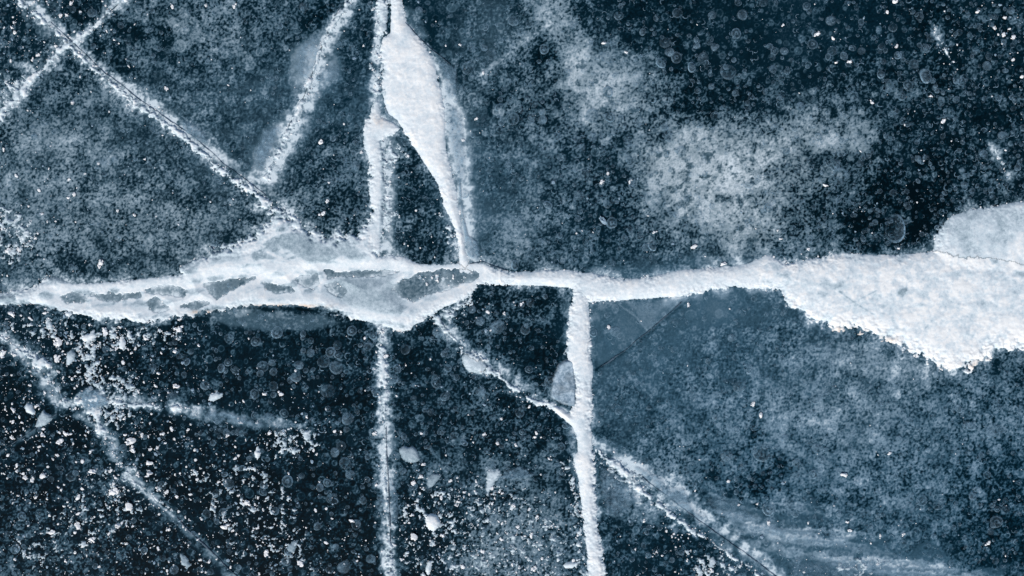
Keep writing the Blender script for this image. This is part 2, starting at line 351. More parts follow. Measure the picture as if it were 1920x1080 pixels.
bank = body_poly([(1746, 490), (1752, 445), (1762, 425), (1785, 405), (1820, 392), (1860, 388), (1905, 378), (2000, 372), (2110, 400), (2160, 560), (1900, 540), (1800, 530), (1750, 520)], 2.6, soft=16, dens=.56, zmax=7,
    name='snow_bank', label='smooth pale grey snow bank above the drift at the right edge', cat='snow bank')
X, Y = GX[bank['sl']], GY[bank['sl']]; bank['D'] += .16 * sstep(1850, 1930, X) * sstep(-6, 6, poly_sdf([(1885, 470), (1905, 435), (1925, 420), (2060, 390), (2060, 520), (1900, 510)], X, Y)) + .12 * J2[bank['sl']] + .14 * sstep(440, 480, Y)
LUMPS = [
 ([(752, 858), (748, 842), (757, 836), (766, 839), (776, 837), (783, 846), (789, 862), (776, 868), (760, 866)], .34, 4, 'largest pale soft lump right beside the straight upright vein'),
 ([(800, 908), (802, 894), (812, 887), (828, 890), (820, 902), (812, 912), (804, 915)], .26, 3, 'pale leaf shaped lump below the largest soft lump'),
 ([(66, 800), (72, 782), (82, 768), (92, 776), (99, 784), (88, 796), (74, 802)], .42, 4, 'angular grey white slab on the hairline crack near the left edge'),
 ([(46, 764), (50, 756), (60, 758), (66, 774), (62, 778), (50, 772)], .62, 4, 'square white slab beside the angular grey one near the left edge'),
 ([(538, 1036), (540, 1022), (548, 1016), (558, 1014), (556, 1028), (548, 1036)], .30, 3, 'grey ragged lump near the bottom edge left of the straight vein'),
 ([(338, 1030), (342, 1040), (352, 1046), (358, 1060), (350, 1066), (340, 1058), (337, 1044)], .45, 3, 'grey triangular lump near the bottom edge at lower left'),
 ([(798, 970), (808, 962), (818, 965), (826, 978), (822, 990), (812, 996), (800, 988)], .85, 6, 'big rough white lump standing alone low between the two upright veins'),
 ([(800, 1078), (798, 1064), (804, 1052), (810, 1052), (808, 1068), (804, 1080)], .8, 4, 'upright oval lump at the bottom edge right of the straight vein'),
 ([(1056, 1060), (1062, 1054), (1076, 1053), (1083, 1057), (1074, 1065), (1060, 1065)], .84, 4, 'flat oval white lump at the bottom edge left of the stem'),
 ([(391, 750), (394, 740), (406, 734), (420, 738), (414, 745), (400, 753)], .62, 3, 'long glassy lump lying above the streaked frost patch'),
 ([(477, 850), (480, 840), (484, 838), (489, 850), (484, 861), (479, 857)], .85, 4, 'upright diamond lump left of the straight upright vein'),
 ([(150, 634), (160, 627), (176, 620), (182, 630), (178, 638), (160, 640)], .84, 4, 'long white lump right under the left end of the long vein'),
 ([(223, 652), (224, 636), (230, 630), (236, 642), (232, 656)], .84, 4, 'tall white lump under the left end of the long vein'),
 ([(124, 684), (126, 662), (134, 655), (142, 662), (140, 674), (130, 684)], .62, 4, 'tall pale lump beside the grey frost square'),
 ([(866, 668), (874, 660), (892, 668), (908, 676), (916, 690), (904, 700), (880, 698), (868, 684)], .52, 4, 'ragged pale slab in the patchy vein left of the stem'),
 ([(912, 902), (912, 884), (922, 880), (934, 880), (940, 890), (930, 902), (924, 914), (914, 928), (912, 916)], .58, 3, 'hooked granular lump in the dark ice left of the stem')]
for P, dn, z, lb in LUMPS: body_poly(P, .9, soft=3.5, dens=dn, zmax=z, name='snow_lump', label=lb, cat='snow lump')
GRAN = [
 ([(-30, 590), (100, 600), (250, 615), (350, 605), (340, 640), (240, 660), (140, 650), (60, 640)], -.22, 'crumbly snow strewn right under the left end of the long vein', 8),
 ([(136, 640), (180, 628), (186, 660), (180, 705), (146, 715), (138, 680)], -.02, 'granular snow square among the torn clumps', 5),
 ([(150, 700), (240, 690), (270, 740), (230, 800), (170, 810), (150, 760)], -.16, 'loose snow rubble at the meeting of the lower left cracks', 8),
 ([(490, 830), (530, 800), (580, 795), (608, 805), (590, 850), (530, 860)], -.16, 'patch of fine snow rubble midway to the straight upright vein', 7),
 ([(-30, 370), (50, 390), (70, 440), (40, 500), (-30, 500)], -.18, 'patch of fine snow rubble at the left edge above the long vein', 7),
 ([(0, 990), (60, 1000), (180, 870), (300, 860), (330, 900), (250, 990), (60, 1090)], -.52, 'thin scatter of snow bits in the lower left corner', 6),
 ([(330, 880), (480, 850), (560, 930), (600, 1080), (440, 1050)], -.50, 'thin scatter of snow bits at the bottom, left of the straight vein', 6),
 ([(740, 920), (880, 900), (1010, 920), (1080, 1000), (1060, 1090), (760, 1090)], -.48, 'scatter of snow bits between the straight vein and the stem', 6),
 ([(1284, 1040), (1330, 1035), (1380, 1050), (1390, 1080), (1300, 1090)], -.12, 'frosty rubble below the broken vein near the bottom edge', 7),
 ([(1560, 1040), (1600, 1036), (1650, 1055), (1640, 1085), (1570, 1080)], -.15, 'frosty rubble by the bottom edge at lower right', 7),
 ([(1050, 860), (1085, 880), (1096, 1000), (1110, 1100), (1070, 1100), (1080, 980)], -.10, 'loose crust along the left flank of the lower stem', 6),
 ([(1052, 640), (1072, 640), (1078, 700), (1064, 690)], -.05, 'loose crust along the left flank of the upper stem', 5),
 ([(690, 190), (730, 180), (720, 70), (700, 60), (694, 120)], -.20, 'loose crust down the left flank of the snow wedge', 5),
 ([(714, 240), (760, 260), (742, 330), (748, 400), (722, 470), (712, 440)], -.16, 'lacy crust on the right of the ragged upright vein', 8),
 ([(820, 400), (850, 400), (866, 470), (850, 480)], -.14, 'loose crust left of the tip of the snow wedge', 5),
 ([(760, 520), (800, 512), (890, 512), (880, 530), (820, 540)], -.22, 'snow bits lying in the lens shaped gap of the long vein', 4),
 ([(810, 590), (850, 560), (890, 545), (890, 570), (850, 600), (822, 612)], -.12, 'loose crust under the long vein where it turns to the stem', 6),
 ([(-40, 140), (60, 130), (40, 200), (-40, 240)], -.28, 'thin snow bits along the left end of the crossing vein', 6),
 ([(1110, 840), (1160, 850), (1200, 880), (1230, 930), (1190, 940), (1130, 890)], -.16, 'broken snow plates at the start of the broken vein', 8)]
for k, (P, th, lb, so) in enumerate(GRAN):
    sl = bbox(P, 8); q = poly_sdf(P, GX[sl] + 6 * J2[sl], GY[sl] + 6 * J2[sl])
    g = fbm(GX[sl], GY[sl], 11, 1201 + k, 3, .75) + .35 * fbm(GX[sl], GY[sl], 30, 1301 + k, 2)
    s = (g + th - .18 + .25 * (np.clip(q, -so * 2, so * 2) / so - 1)) * 9
    bodies.append(dict(sl=sl, S=s, D=.62 + .3 * J4[sl] + .2 * J1[sl], z=3, soft=3, name='snow_rubble', label=lb, cat='snow rubble'))

INFO = {
 'a': ('snow_vein', 'thin broken snow vein slanting from the top left corner down to the long vein', 'snow vein'),
 'b': ('snow_vein', 'broken snow vein crossing the slanting one near the top left corner', 'snow vein'),
 'c': ('snow_vein', 'steep frosty snow vein leaning right up to the top edge, left of the snow wedge', 'snow vein'),
 'v': ('snow_vein', 'straight upright crumbly vein running down to the bottom edge below the long vein', 'snow vein'),
 'g': ('snow_vein', 'patchy snow vein slanting down to the left side of the stem vein', 'snow vein'),
 'h': ('snow_vein', 'broken snow vein slanting down to the right away from the stem vein', 'snow vein'),
 'd': ('snow_clump', 'torn snow clumps along the crack at the lower part of the left edge', 'snow clump'),
 'e': ('snow_clump', 'flat streak of loose snow grains reaching right from the torn clumps', 'snow clump'),
 'f': ('snow_clump', 'loose snow line winding down from the torn clumps at lower left', 'snow clump'),
 'i': ('snow_sliver', 'narrow white sliver near the upper right corner', 'snow sliver'),
 'j': ('snow_sliver', 'tiny white sliver close to the right edge above the drift', 'snow sliver')}
for k, c in CR.items():
    P = c['P']; sl = bbox(P, 34); X, Y = GX[sl], GY[sl]
    d, w, side, arc = line_dist(P, X + 3 * J2[sl], Y + 3 * J2[sl][::-1, ::-1])
    dd = np.abs(side - c['off']); dd = np.where(d > np.abs(side) + 2, d, dd)
    s = w * .80 * (1.0 + .9 * J2[sl]) - dd
    s = s - w * .22 * (1.3 - c['cover']) * 2 + (J4[sl] * .9 + J1[sl] * .8 + .3 * J3[sl]) * (w * .62 + 1.0)
    D = .66 + .25 * J1[sl] + .30 * J4[sl]
    nm, lb, ct = INFO[k]
    bodies.append(dict(sl=sl, S=s, D=D, z=c['z'] + 1, soft=3.5, name=nm, label=lb, cat=ct))

# ownership: where bodies meet, the one standing highest keeps the cell
own = np.full(GX.shape, -1); top = np.zeros(GX.shape); uni = np.full(GX.shape, -99.); pri = np.zeros(GX.shape)
for i, b in enumerate(bodies):
    sl = b['sl']; v = b['S'] * b.get('pri', 1); m = v > pri[sl]
    o = own[sl]; t = top[sl]; o[m] = i; pri[sl][m] = v[m]; np.maximum(t, b['S'], out=t); uni[sl] = np.maximum(uni[sl], b['S'] if b['name'] not in ('snow_rubble', 'snow_lump') else -99)
SNOW_ANY = own >= 0
HM = np.ones(GX.shape)
for P, dn in HOLES:
    sl = bbox(P, 40); HM[sl] = np.minimum(HM[sl], .12 + .88 * sstep(2, 30, -poly_sdf(P, GX[sl], GY[sl])))

# ------------------------------------------------------------------ tone of the ice: haze and frost cover, column by column
T_h = np.array([
 [25,15,30,35,30,30,25,45,35,20,15,20,30,20,10,15],
 [35,35,45,50,45,45,35,40,25,50,10,15,25,20,15,10],
 [45,52,42,45,35,30,20,52,40,25,50,45,30,20,5,15],
 [40,40,42,40,35,22,25,50,42,20,32,35,20,10,5,20],
 [35,35,35,35,30,25,20,15,15,52,58,55,45,40,40,40],
 [16,8,8,14,10,8,12,20,5,54,55,50,46,42,34,34],
 [4,6,8,8,8,8,10,14,8,46,40,36,50,50,36,30],
 [4,8,5,4,4,5,12,18,14,36,30,12,26,36,30,14],
 [8,8,4,4,4,5,8,30,25,18,12,34,36,34,28,10]]) / 100
T_f = np.array([
 [35,38,50,58,45,38,28,28,52,34,30,25,18,22,30,35],
 [50,50,42,36,36,22,25,48,50,70,34,36,34,45,40,35],
 [52,52,42,36,36,50,42,26,46,44,82,74,60,50,34,40],
 [52,52,52,50,50,50,45,36,48,42,60,70,58,44,33,45],
 [45,45,45,45,40,40,40,40,45,30,22,26,45,50,50,50],
 [30,28,34,32,30,34,36,42,32,30,32,40,50,54,58,50],
 [20,24,28,28,30,34,40,50,36,36,54,62,70,64,60,60],
 [30,45,28,24,28,34,36,45,50,34,56,55,64,64,60,50],
 [50,42,26,24,28,34,32,56,55,40,32,26,26,50,50,46]]) / 100
T_w = np.array([
 [60,35,12,8,12,8,8,8,3,3,2,5,9,9,12,24],
 [14,10,8,4,6,4,6,9,6,5,3,2,3,2,5,10],
 [15,10,8,4,8,10,12,6,8,10,4,2,2,4,10,8],
 [40,16,8,4,8,18,14,6,10,8,10,8,6,10,10,4],
 [30,20,10,8,6,6,14,30,6,4,3,3,4,4,4,4],
 [95,85,45,12,6,10,12,18,6,2,2,2,2,3,3,3],
 [85,75,60,45,45,12,10,12,10,4,4,3,2,2,2,2],
 [70,70,75,55,30,12,40,45,30,12,6,5,4,3,3,5],
 [45,60,60,60,45,35,45,55,50,18,45,18,20,14,8,6]]) / 100
T_b = np.array([  # 1 = bluer
 [20,20,20,30,30,40,40,40,30,30,30,30,40,40,30,30],
 [20,20,30,40,50,60,50,30,20,20,20,20,20,20,20,20],
 [20,20,20,30,30,30,30,60,40,30,0,0,0,10,20,20],
 [20,10,10,10,10,20,30,60,40,40,20,0,10,10,10,0],
 [20,10,10,10,10,10,10,20,30,60,80,80,70,50,40,40],
 [20,20,30,40,40,40,40,40,40,80,90,90,80,60,50,50],
 [30,30,30,40,40,40,40,40,40,80,90,90,80,70,80,80],
 [30,30,30,40,40,40,40,30,30,60,70,90,90,90,90,90],
 [30,30,30,30,30,30,30,20,30,60,70,70,80,90,90,90]]) / 100
def table(T, X, Y):
    u = np.clip((X - 60) / 120, 0, 14.999); v = np.clip((Y - 60) / 120, 0, 7.999)
    i = np.floor(u).astype(int); j = np.floor(v).astype(int); fu = u - i; fv = v - j
    fu = fu * fu * (3 - 2 * fu); fv = fv * fv * (3 - 2 * fv)
    return (T[j, i] * (1 - fu) + T[j, i + 1] * fu) * (1 - fv) + (T[j + 1, i] * (1 - fu) + T[j + 1, i + 1] * fu) * fv

WXX = GX + 26 * fbm(GX, GY, 90, 7, 3); WYY = GY + 26 * fbm(GX, GY, 90, 17, 3)
Hz = table(T_h, WXX, WYY); Fd = table(T_f, WXX, WYY); Wd = table(T_w, WXX, WYY); Bl = table(T_b, WXX, WYY)
Hz = np.clip(Hz + .10 * fbm(GX, GY, 70, 27, 4), 0, 1)

def put(P, soft, dh=0, df=0, rough=4, seth=None, setf=None, grow=0):
    sl = bbox(P, soft * 2 + 20)
    q = sstep(-soft, soft, poly_sdf(P, GX[sl] + (rough >= 10) * 55 * J5[sl], GY[sl] + (rough >= 10) * 55 * J6[sl]) + grow + rough * (J4[sl] + .8 * J2[sl]))
    if seth is not None: Hz[sl] = Hz[sl] * (1 - q) + seth * q
    else: Hz[sl] += dh * q
    if setf is not None: Fd[sl] = Fd[sl] * (1 - q) + setf * q
    else: Fd[sl] += df * q

put([(1000, -40), (1050, -10), (1080, 30), (1110, 80), (1095, 130), (1075, 170), (1060, 130), (1050, 90), (1020, 50), (1005, 20)], 10, .18, .25)
put([(1060, 100), (1110, 90), (1150, 78), (1200, 78), (1240, 98), (1257, 135), (1240, 165), (1205, 180), (1170, 205), (1140, 232), (1095, 228), (1065, 200), (1045, 170)], 9, .20, .14, rough=12)
put([(1005, 60), (1040, 80), (1052, 120), (1045, 165), (1020, 170), (1000, 120)], 9, -.2, -.08)
put([(1205, 290), (1225, 262), (1262, 228), (1300, 218), (1345, 214), (1395, 232), (1436, 268), (1440, 312), (1420, 345), (1370, 372), (1310, 396), (1240, 388), (1205, 340)], 24, .20, .10, rough=34)
put([(1290, 330), (1400, 300), (1470, 400), (1440, 490), (1330, 480), (1290, 420)], 26, .16, .14, rough=22)
put([(1400, 215), (1560, 215), (1660, 250), (1600, 300), (1440, 300)], 22, .10, .12, rough=20)
put([(1480, 185), (1560, 205), (1640, 240), (1640, 280), (1560, 290), (1480, 300), (1440, 260)], 22, .14, .12, rough=16)
put([(1610, 300), (1700, 270), (1770, 330), (1760, 440), (1700, 475), (1600, 470), (1560, 420)], 24, -.12, -.04, rough=14)
put([(880, 120), (960, 60), (1010, 40), (960, 110), (900, 150)], 12, .10, .05)
put([(890, 180), (990, 170), (1040, 200), (1020, 240), (930, 210)], 12, -.15, .05)
put([(860, 250), (880, 245), (885, 330), (890, 480), (872, 480), (862, 380)], 6, .25, -.1)
put([(905, 420), (990, 400), (1010, 500), (920, 500)], 20, .12, .15)
put([(230, 40), (300, 60), (400, 100), (480, 130), (430, 60), (330, 30)], 22, .10, .12, rough=12)
put([(20, 240), (110, 220), (160, 260), (130, 300), (40, 300)], 24, .12, .1)
put([(560, 0), (640, 0), (600, 60), (560, 60)], 12, -.15, 0)
put([(165, 60), (240, 90), (300, 110), (380, 130), (330, 70), (230, 20)], 16, -.12, -.05, rough=10)
put([(390, 590), (440, 578), (520, 586), (600, 590), (650, 605), (600, 618), (500, 622), (430, 612)], 6, rough=3, seth=.62, setf=.25)
put([(430, 577), (520, 573), (560, 576), (590, 582), (500, 584)], 3, -.3, -.3, rough=2)
put([(1105, 566), (1275, 558), (1210, 625), (1120, 690)], 3, .03, -.14, rough=1)
put([(1180, 570), (1250, 565), (1212, 622), (1195, 590)], 5, .10, -.05, rough=2)
put([(1108, 568), (1276, 560), (1212, 624), (1122, 688), (1112, 640)], 3, .05, -.08, rough=1)
put([(1290, 550), (1460, 545), (1540, 625), (1420, 600), (1300, 620)], 20, .05, -.15)
put([(1390, 850), (1450, 840), (1480, 890), (1430, 930), (1370, 900)], 18, -.18, -.05, rough=10)
put([(1490, 640), (1600, 650), (1720, 680), (1800, 705), (1700, 715), (1560, 690)], 12, .22, .06, rough=8)
put([(1290, 925), (1400, 925), (1600, 1000), (1700, 1015), (1900, 1075), (1900, 1120), (1480, 1110), (1380, 1015)], 14, rough=14, seth=.5, setf=.2)
put([(1840, 660), (1930, 655), (1930, 720), (1850, 700)], 12, -.1, 0)
put([(1860, 940), (1960, 900), (1960, 1080), (1880, 1080)], 24, -.15, 0, rough=12)
put([(930, 980), (1040, 930), (1080, 1010), (1060, 1100), (900, 1100)], 22, .06, .08, rough=12)
put([(740, 860), (850, 850), (900, 880), (1000, 880), (1080, 930), (1000, 950), (900, 910), (800, 890)], 10, .14, .06, rough=10)

for P, dn in HOLES: put(P, 4, seth=.86 if dn else .78, setf=.28, rough=1, grow=14)
put([(552, 92), (578, 74), (606, 56), (604, 100), (584, 140), (572, 168), (552, 172), (546, 130)], 13, rough=7, seth=.92, setf=.16)
put([(600, 120), (628, 100), (642, 122), (640, 150), (606, 160), (580, 200)], 13, rough=8, seth=.66, setf=.16)
put([(470, 335), (474, 290), (492, 248), (520, 226), (548, 214), (534, 256), (516, 290), (500, 332)], 11, rough=6, seth=.80, setf=.18)
put([(838, 130), (862, 180), (880, 250), (884, 330), (884, 470), (872, 480), (858, 360), (838, 260)], 10, rough=7, seth=.74, setf=.2)
put([(715, 245), (760, 260), (745, 330), (745, 420), (730, 470), (712, 470)], 8, .3, -.1, rough=5)
put([(-60, 500), (60, 500), (200, 480), (330, 470), (400, 430), (300, 360), (100, 330), (-60, 330)], 40, .05, .06, rough=14)
# frost haze inside the ice hanging beside the cracks: polyline with width, offset, amount
HAZE = [
 ([(45, 5, 12), (130, 76, 8), (200, 143, 10), (290, 212, 16), (370, 265, 18), (430, 315, 12), (540, 402, 12)], -6, .34),
 ([(235, -8, 9), (140, 80, 10), (80, 128, 16), (10, 205, 16), (-60, 260, 14)], 0, .34),
 ([(665, -20, 10), (612, 70, 16), (590, 120, 26), (560, 205, 18), (530, 265, 24), (495, 330, 24)], -9, .46),
 ([(712, -20, 8), (706, 100, 8), (704, 200, 12), (722, 290, 18), (724, 460, 16)], 0, .42),
 ([(714, 612, 10), (718, 700, 13), (722, 850, 16), (727, 960, 17), (733, 1090, 12)], 0, .46),
 ([(800, 90, 4), (830, 150, 12), (855, 230, 22), (868, 340, 20), (884, 480, 14)], 0, .42),
 ([(-20, 610, 12), (20, 640, 12), (75, 700, 22), (115, 750, 18)], 0, .36),
 ([(110, 755, 16), (200, 745, 16), (330, 765, 14), (420, 782, 16), (500, 790, 14), (570, 800, 6)], 0, .34),
 ([(140, 770, 10), (190, 800, 16), (230, 870, 14), (265, 912, 12), (345, 990, 12), (440, 1085, 14), (540, 1170, 9)], 0, .27),
 ([(830, 600, 12), (880, 665, 14), (950, 705, 18), (1010, 745, 14), (1075, 790, 8)], -3, .30),
 ([(1112, 842, 8), (1190, 890, 18), (1240, 920, 26), (1300, 965, 22), (1400, 1045, 14), (1460, 1090, 12)], -12, .44),
 ([(1180, 900, 20), (1200, 950, 26), (1240, 960, 18)], 0, .25),
 ([(0, 850, 5), (60, 810, 7), (115, 770, 5)], 0, .28),
 ([(905, 140, 5), (960, 95, 6), (1030, 45, 5)], 0, .22),
 ([(1752, 48, 8), (1775, 95, 6), (1800, 140, 4)], 4, .2),
 ([(1862, 270, 8), (1882, 312, 6), (1900, 345, 4)], 3, .2),
 ([(285, 610, 4), (320, 590, 5)], 0, .25),
 ([(1300, 940, 8), (1380, 975, 16), (1460, 1000, 20), (1560, 1010, 12), (1600, 1005, 6)], 0, .22),
 ([(1380, 1010, 6), (1500, 1040, 16), (1620, 1050, 18), (1760, 1072, 20), (1900, 1110, 12)], 0, .2),
 ([(1120, 960, 8), (1200, 965, 14), (1290, 1000, 6)], 0, .15),
]
Cst = fbm(GX, GY, 16, 401, 3, .6, ang=.25, stretch=4)      # streaky breakup
addH = np.zeros_like(GX)
for P, off, amt in HAZE:
    sl = bbox(P, 90); d, w, side, arc = line_dist(P, GX[sl] + 5 * J2[sl], GY[sl] + 5 * J4[sl])
    dd = np.where(d > np.abs(side) + 3, d, np.abs(side - off))
    gz = np.exp(-(dd / w) ** 2 * 1.0) * (1 + .5 * J2[sl] + .22 * J4[sl]); v = 1.25 * amt * (.75 * gz + .35 * sstep(.35, .9, gz * (1 + .8 * J4[sl]))) * (1.0 + .5 * J4[sl] + .6 * Cst[sl])
    addH[sl] = np.maximum(addH[sl], v)
# thin white and dark fibres inside the ice
def fibre(P, w, amt, wob=1.5):
    sl = bbox(P, 12); d = line_dist([(x, y, 0) for x, y in P], GX[sl] + wob * J2[sl], GY[sl] + wob * J4[sl])[0]
    v = amt * np.exp(-(d / w) ** 2) * (1 + .5 * J1[sl])
    addH[sl] = addH[sl] + v if amt > 0 else addH[sl] + v
fibre([(722, 615), (722, 850), (724, 960)], 3, .22); fibre([(712, 60), (704, 180)], 2, .2)
fibre([(1160, 570), (1190, 592), (1213, 619)], 1.5, .2); fibre([(1213, 619), (1240, 598), (1272, 566)], 1.6, .14); fibre([(1118, 692), (1170, 662), (1216, 628), (1284, 568)], 2.6, -.13)
fibre([(265, 918), (290, 940), (325, 968)], 2.4, .4)
fibre([(925, 190), (928, 290), (922, 300)], 1.6, .14); fibre([(870, 230), (876, 330), (880, 470)], 2, .14)
fibre([(760, 40), (790, 75), (815, 98), (838, 122)], 1.8, .2); fibre([(812, 95), (830, 125), (838, 118)], 1.8, .18)
for x0, y0, L, a in ((1330, 935, 240, .2), (1350, 950, 250, .18), (1400, 985, 260, .22), (1380, 1000, 240, .18), (1440, 1015, 230, .16), (1470, 1040, 300, .18), (1520, 1052, 330, .2), (1560, 1066, 340, .18), (1600, 1075, 330, .16), (1130, 968, 130, .16), (1150, 990, 120, .12)):
    fibre([(x0, y0 - 6), (x0 + L * .3, y0 + 6), (x0 + L * .65, y0 + 10), (x0 + L, y0 + 22)], 3.2, a, 6)
for y0, a in ((975, .12), (990, .14), (1003, .12), (1018, .10), (1045, .14), (1058, .12), (1070, .12)):
    x0 = 1360 + (y0 - 975) * 2.2; fibre([(x0, y0 - 12), (x0 + 70, y0 + 4), (x0 + 150, y0 + 2), (x0 + 230, y0 + 10)], 2.6, a, 6)
for y0 in (640, 655, 668, 682): fibre([(1540 + (y0 - 640) * 2, y0), (1640 + (y0 - 640), y0 + 16), (1740, y0 + 34), (1800, y0 + 36)], 2.2, .12, 6)
for k in range(16):
    y0 = 845 + 4.5 * k * .8; x0 = 650 + rng.random() * 60; fibre([(x0, y0), (x0 + 60, y0 + 6 + 8 * rng.random()), (x0 + 120 + 60 * rng.random(), y0 + 14)], 1.4, .10, 5)

# small scale: clouds of tiny bubbles with dark gaps between
Tn = .40 * fbm(GX, GY, 12, 501, 4, .8) + .65 * fbm(GX, GY, 5.2, 541, 2, .8)
Tm = fbm(GX, GY, 38, 571, 4, .62)
dens = np.clip(Fd + .24 * Tm, 0, .90)
sm = .12 + .30 * np.clip(Bl, 0, 1) + .10 * sstep(.3, .5, Hz)
cov = sstep(-.12 - sm, .16 + sm, Tn + (dens - .5) * 1.7)
pits = sstep(.10, .40, fbm(GX, GY, 21, 591, 5, .75)) * sstep(.5, .8, dens)
cov = cov * (1 - .75 * pits)
GA = .35 + 1.1 * sstep(-.3, .3, fbm(GX, GY, 130, 251, 3))
tone = Hz * .70 * (1 - .50 * Fd * (1 - .6 * Bl)) * (1 - cov) + cov * (.50 * Hz + .08 + .42 * dens) + .13 * GA * Tn * (.45 + dens) + .10 * Tm * dens
# splats of faint round bubbles
N = 34000
px = rng.uniform(-MX, 1920 + MX, N); py = rng.uniform(-MY, 1080 + MY, N)
ji = np.clip(((py + MY) / STEP).astype(int), 0, NY - 1); ii = np.clip(((px + MX) / STEP).astype(int), 0, NX - 1)
acc = rng.random(N) < (.25 + .75 * dens[ji, ii]) * (1 - .5 * np.clip(Hz[ji, ii] * 1.6 - .4, 0, 1))
px, py, ji, ii = px[acc], py[acc], ji[acc], ii[acc]
rad = np.clip(rng.lognormal(1.25, .42, len(px)), 2.0, 11)
for x, y, r, j, i in zip(px, py, rad, ji, ii):
    k = int(r / STEP) + 3; j0, j1, i0, i1 = max(j - k, 0), min(j + k + 1, NY), max(i - k, 0), min(i + k + 1, NX)
    dx = (gx[i0:i1] - x)[None, :]; dy = (gy[j0:j1] - y)[:, None]
    e = rng.uniform(.75, 1.3); d = np.sqrt(dx * dx * e + dy * dy / e)
    rim = np.exp(-((d - r) / 1.15) ** 2); fill = 1 / (1 + np.exp((d - r) * 1.6))
    if rng.random() < .35: rim = rim * (np.cos(np.arctan2(dy, dx) - rng.uniform(0, 6.28)) * .6 + .5)   # an open arc
    a = rng.uniform(.06, .36) * (.5 + .7 * dens[j, i]); t = tone[j0:j1, i0:i1]
    t += a * rim * (1 - t) + a * .45 * fill * (1 - t) * rng.choice([-1, 1, 1.2])
tone = tone + addH * (1 - .4 * tone) + .045 * J3 * (.3 + dens)
# frosted rim where snow meets ice, uneven
tone += (sstep(-9, 1, uni + 4 * J4) * (.12 + .25 * J1 + .2 * J2) + sstep(-26, 0, uni + 8 * J2 + 5 * J4) * .30 * sstep(-.1, .4, fbm(GX, GY, 60, 241, 2))) * (uni < 0)
tone = np.clip(tone, 0, 1)
ZI = np.zeros_like(GX)
ice_me = grid_mesh('ice', (slice(0, NY), slice(0, NX)), np.ones(GX.shape, bool), ZI, dict(tone=tone, blue=np.clip(Bl + .15 * Tm, 0, 1)))
link('ice', ice_me, M_ICE, label='dark blue black lake ice full of frozen bubble clouds', kind='structure', cat='ice')
# the same ice carrying on to the horizon (a ring round the detailed sheet)
x0, x1, y0, y1, R = wx(gx[0]), wx(gx[-1]), wy(gy[0]), wy(gy[-1]), 900.0
co = [(-R, -R, 0), (R, -R, 0), (R, R, 0), (-R, R, 0), (x0, y1, 0), (x1, y1, 0), (x1, y0, 0), (x0, y0, 0)]
link('ice_field', raw_mesh('ice_field', co, [(0, 1, 5, 4), (1, 2, 6, 5), (2, 3, 7, 6), (3, 0, 4, 7)], smooth=False), M_FAR,
     label='the lake ice carrying on to the horizon', kind='structure', cat='ice')

# ------------------------------------------------------------------ snow meshes
BIL = .6 * np.abs(fbm(GX, GY, 26, 631, 4, .6)) + .3 * np.abs(J1)
SUN_WARM = [(1590, 622, 32, 9, .5), (1660, 640, 26, 12, .3), (1835, 684, 30, 9, .4), (1768, 694, 12, 6, .35), (540, 574, 60, 4, .7), (380, 586, 30, 4, .6), (740, 622, 30, 5, .3), (712, 225, 20, 14, .2)]  # golden sunlight on lower snow rims, painted as tint spots: centre, radii, amount
for i, b in enumerate(bodies):
    sl = b['sl']; S = top[sl]; keep = (own[sl] == i); b['D'] = b['D'] - .26 * np.exp(-np.maximum(S, 0) / 2.4) + .05 * Tm[sl]
    h = b['z'] * (1 - np.exp(-np.maximum(S, 0) / b['soft'])) * (1 + .14 * J2[sl]) + BIL[sl] * sstep(2, 12, S) + .16 * J1[sl] * sstep(0, 5, S)
    Z = np.where(SNOW_ANY[sl], h * HM[sl] + .15, -.5) / 1000
    X, Y = GX[sl], GY[sl]; sun_warm = sum(a * np.exp(-((X - x) / rx) ** 2 - ((Y - y) / ry) ** 2) for x, y, rx, ry, a in SUN_WARM) if b['name'] in ('snow_drift', 'snow_vein') else X * 0
    me = grid_mesh(b['name'], sl, keep, Z, dict(dens=np.clip(b['D'], 0, 1), sun_warm=np.clip(sun_warm * (1 + 1.5 * J4[sl]), 0, 1)))
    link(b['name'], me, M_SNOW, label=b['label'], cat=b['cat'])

# ------------------------------------------------------------------ frost patches and glazed slabs: thin films frozen on the ice
def film(name, P, alpha, mat, z, label, cat, rough=3.0, soft=5.0, edge=0.0, streak=0.0, group=None):
    sl = bbox(P, 12); s = poly_sdf(P, GX[sl], GY[sl]) + rough * (.8 * J4[sl] + .6 * J2[sl] + .5 * J1[sl])
    a = alpha * sstep(0, soft, s) * (1 + .3 * J2[sl] + .25 * J4[sl] + streak * Cst[sl]) + edge * np.exp(-((s - 1.5) / 1.5) ** 2)
    keep = s > -1; Z = z * sstep(0, 4, s) / 1000 + .0002
    return link(name, grid_mesh(name, sl, keep, Z, dict(alpha=np.clip(a, 0, 1))), mat, label=label, cat=cat, group=group)

film('ice_slab', [(1890, 455), (1905, 435), (1925, 420), (2000, 400), (2000, 500), (1920, 486), (1880, 478)], .8, M_SLAB, 4.2, 'lighter curved slab lying in the corner of the pale patch', 'ice slab', rough=.8, soft=6)
film('ice_slab', [(1046, 682), (1062, 674), (1076, 676), (1080, 720), (1080, 764), (1052, 757), (1031, 744), (1036, 712)], .85, M_SLAB, 3.5, 'small grey slab of ice wedged against the left side of the stem', 'ice slab', rough=1.2, soft=4, edge=.3, streak=.3)
film('frost_patch', [(558, 84), (590, 60), (603, 52), (606, 80), (600, 125), (584, 150), (566, 158), (548, 130)], .4, M_VEIL, 2, 'cloudy frost patch on the left of the steep frosty vein', 'frost patch', rough=4, soft=14)
film('frost_patch', [(598, 130), (620, 112), (638, 122), (640, 150), (610, 158), (592, 175)], .25, M_VEIL, 2, 'faint frost patch on the right of the steep frosty vein', 'frost patch', rough=4, soft=10)
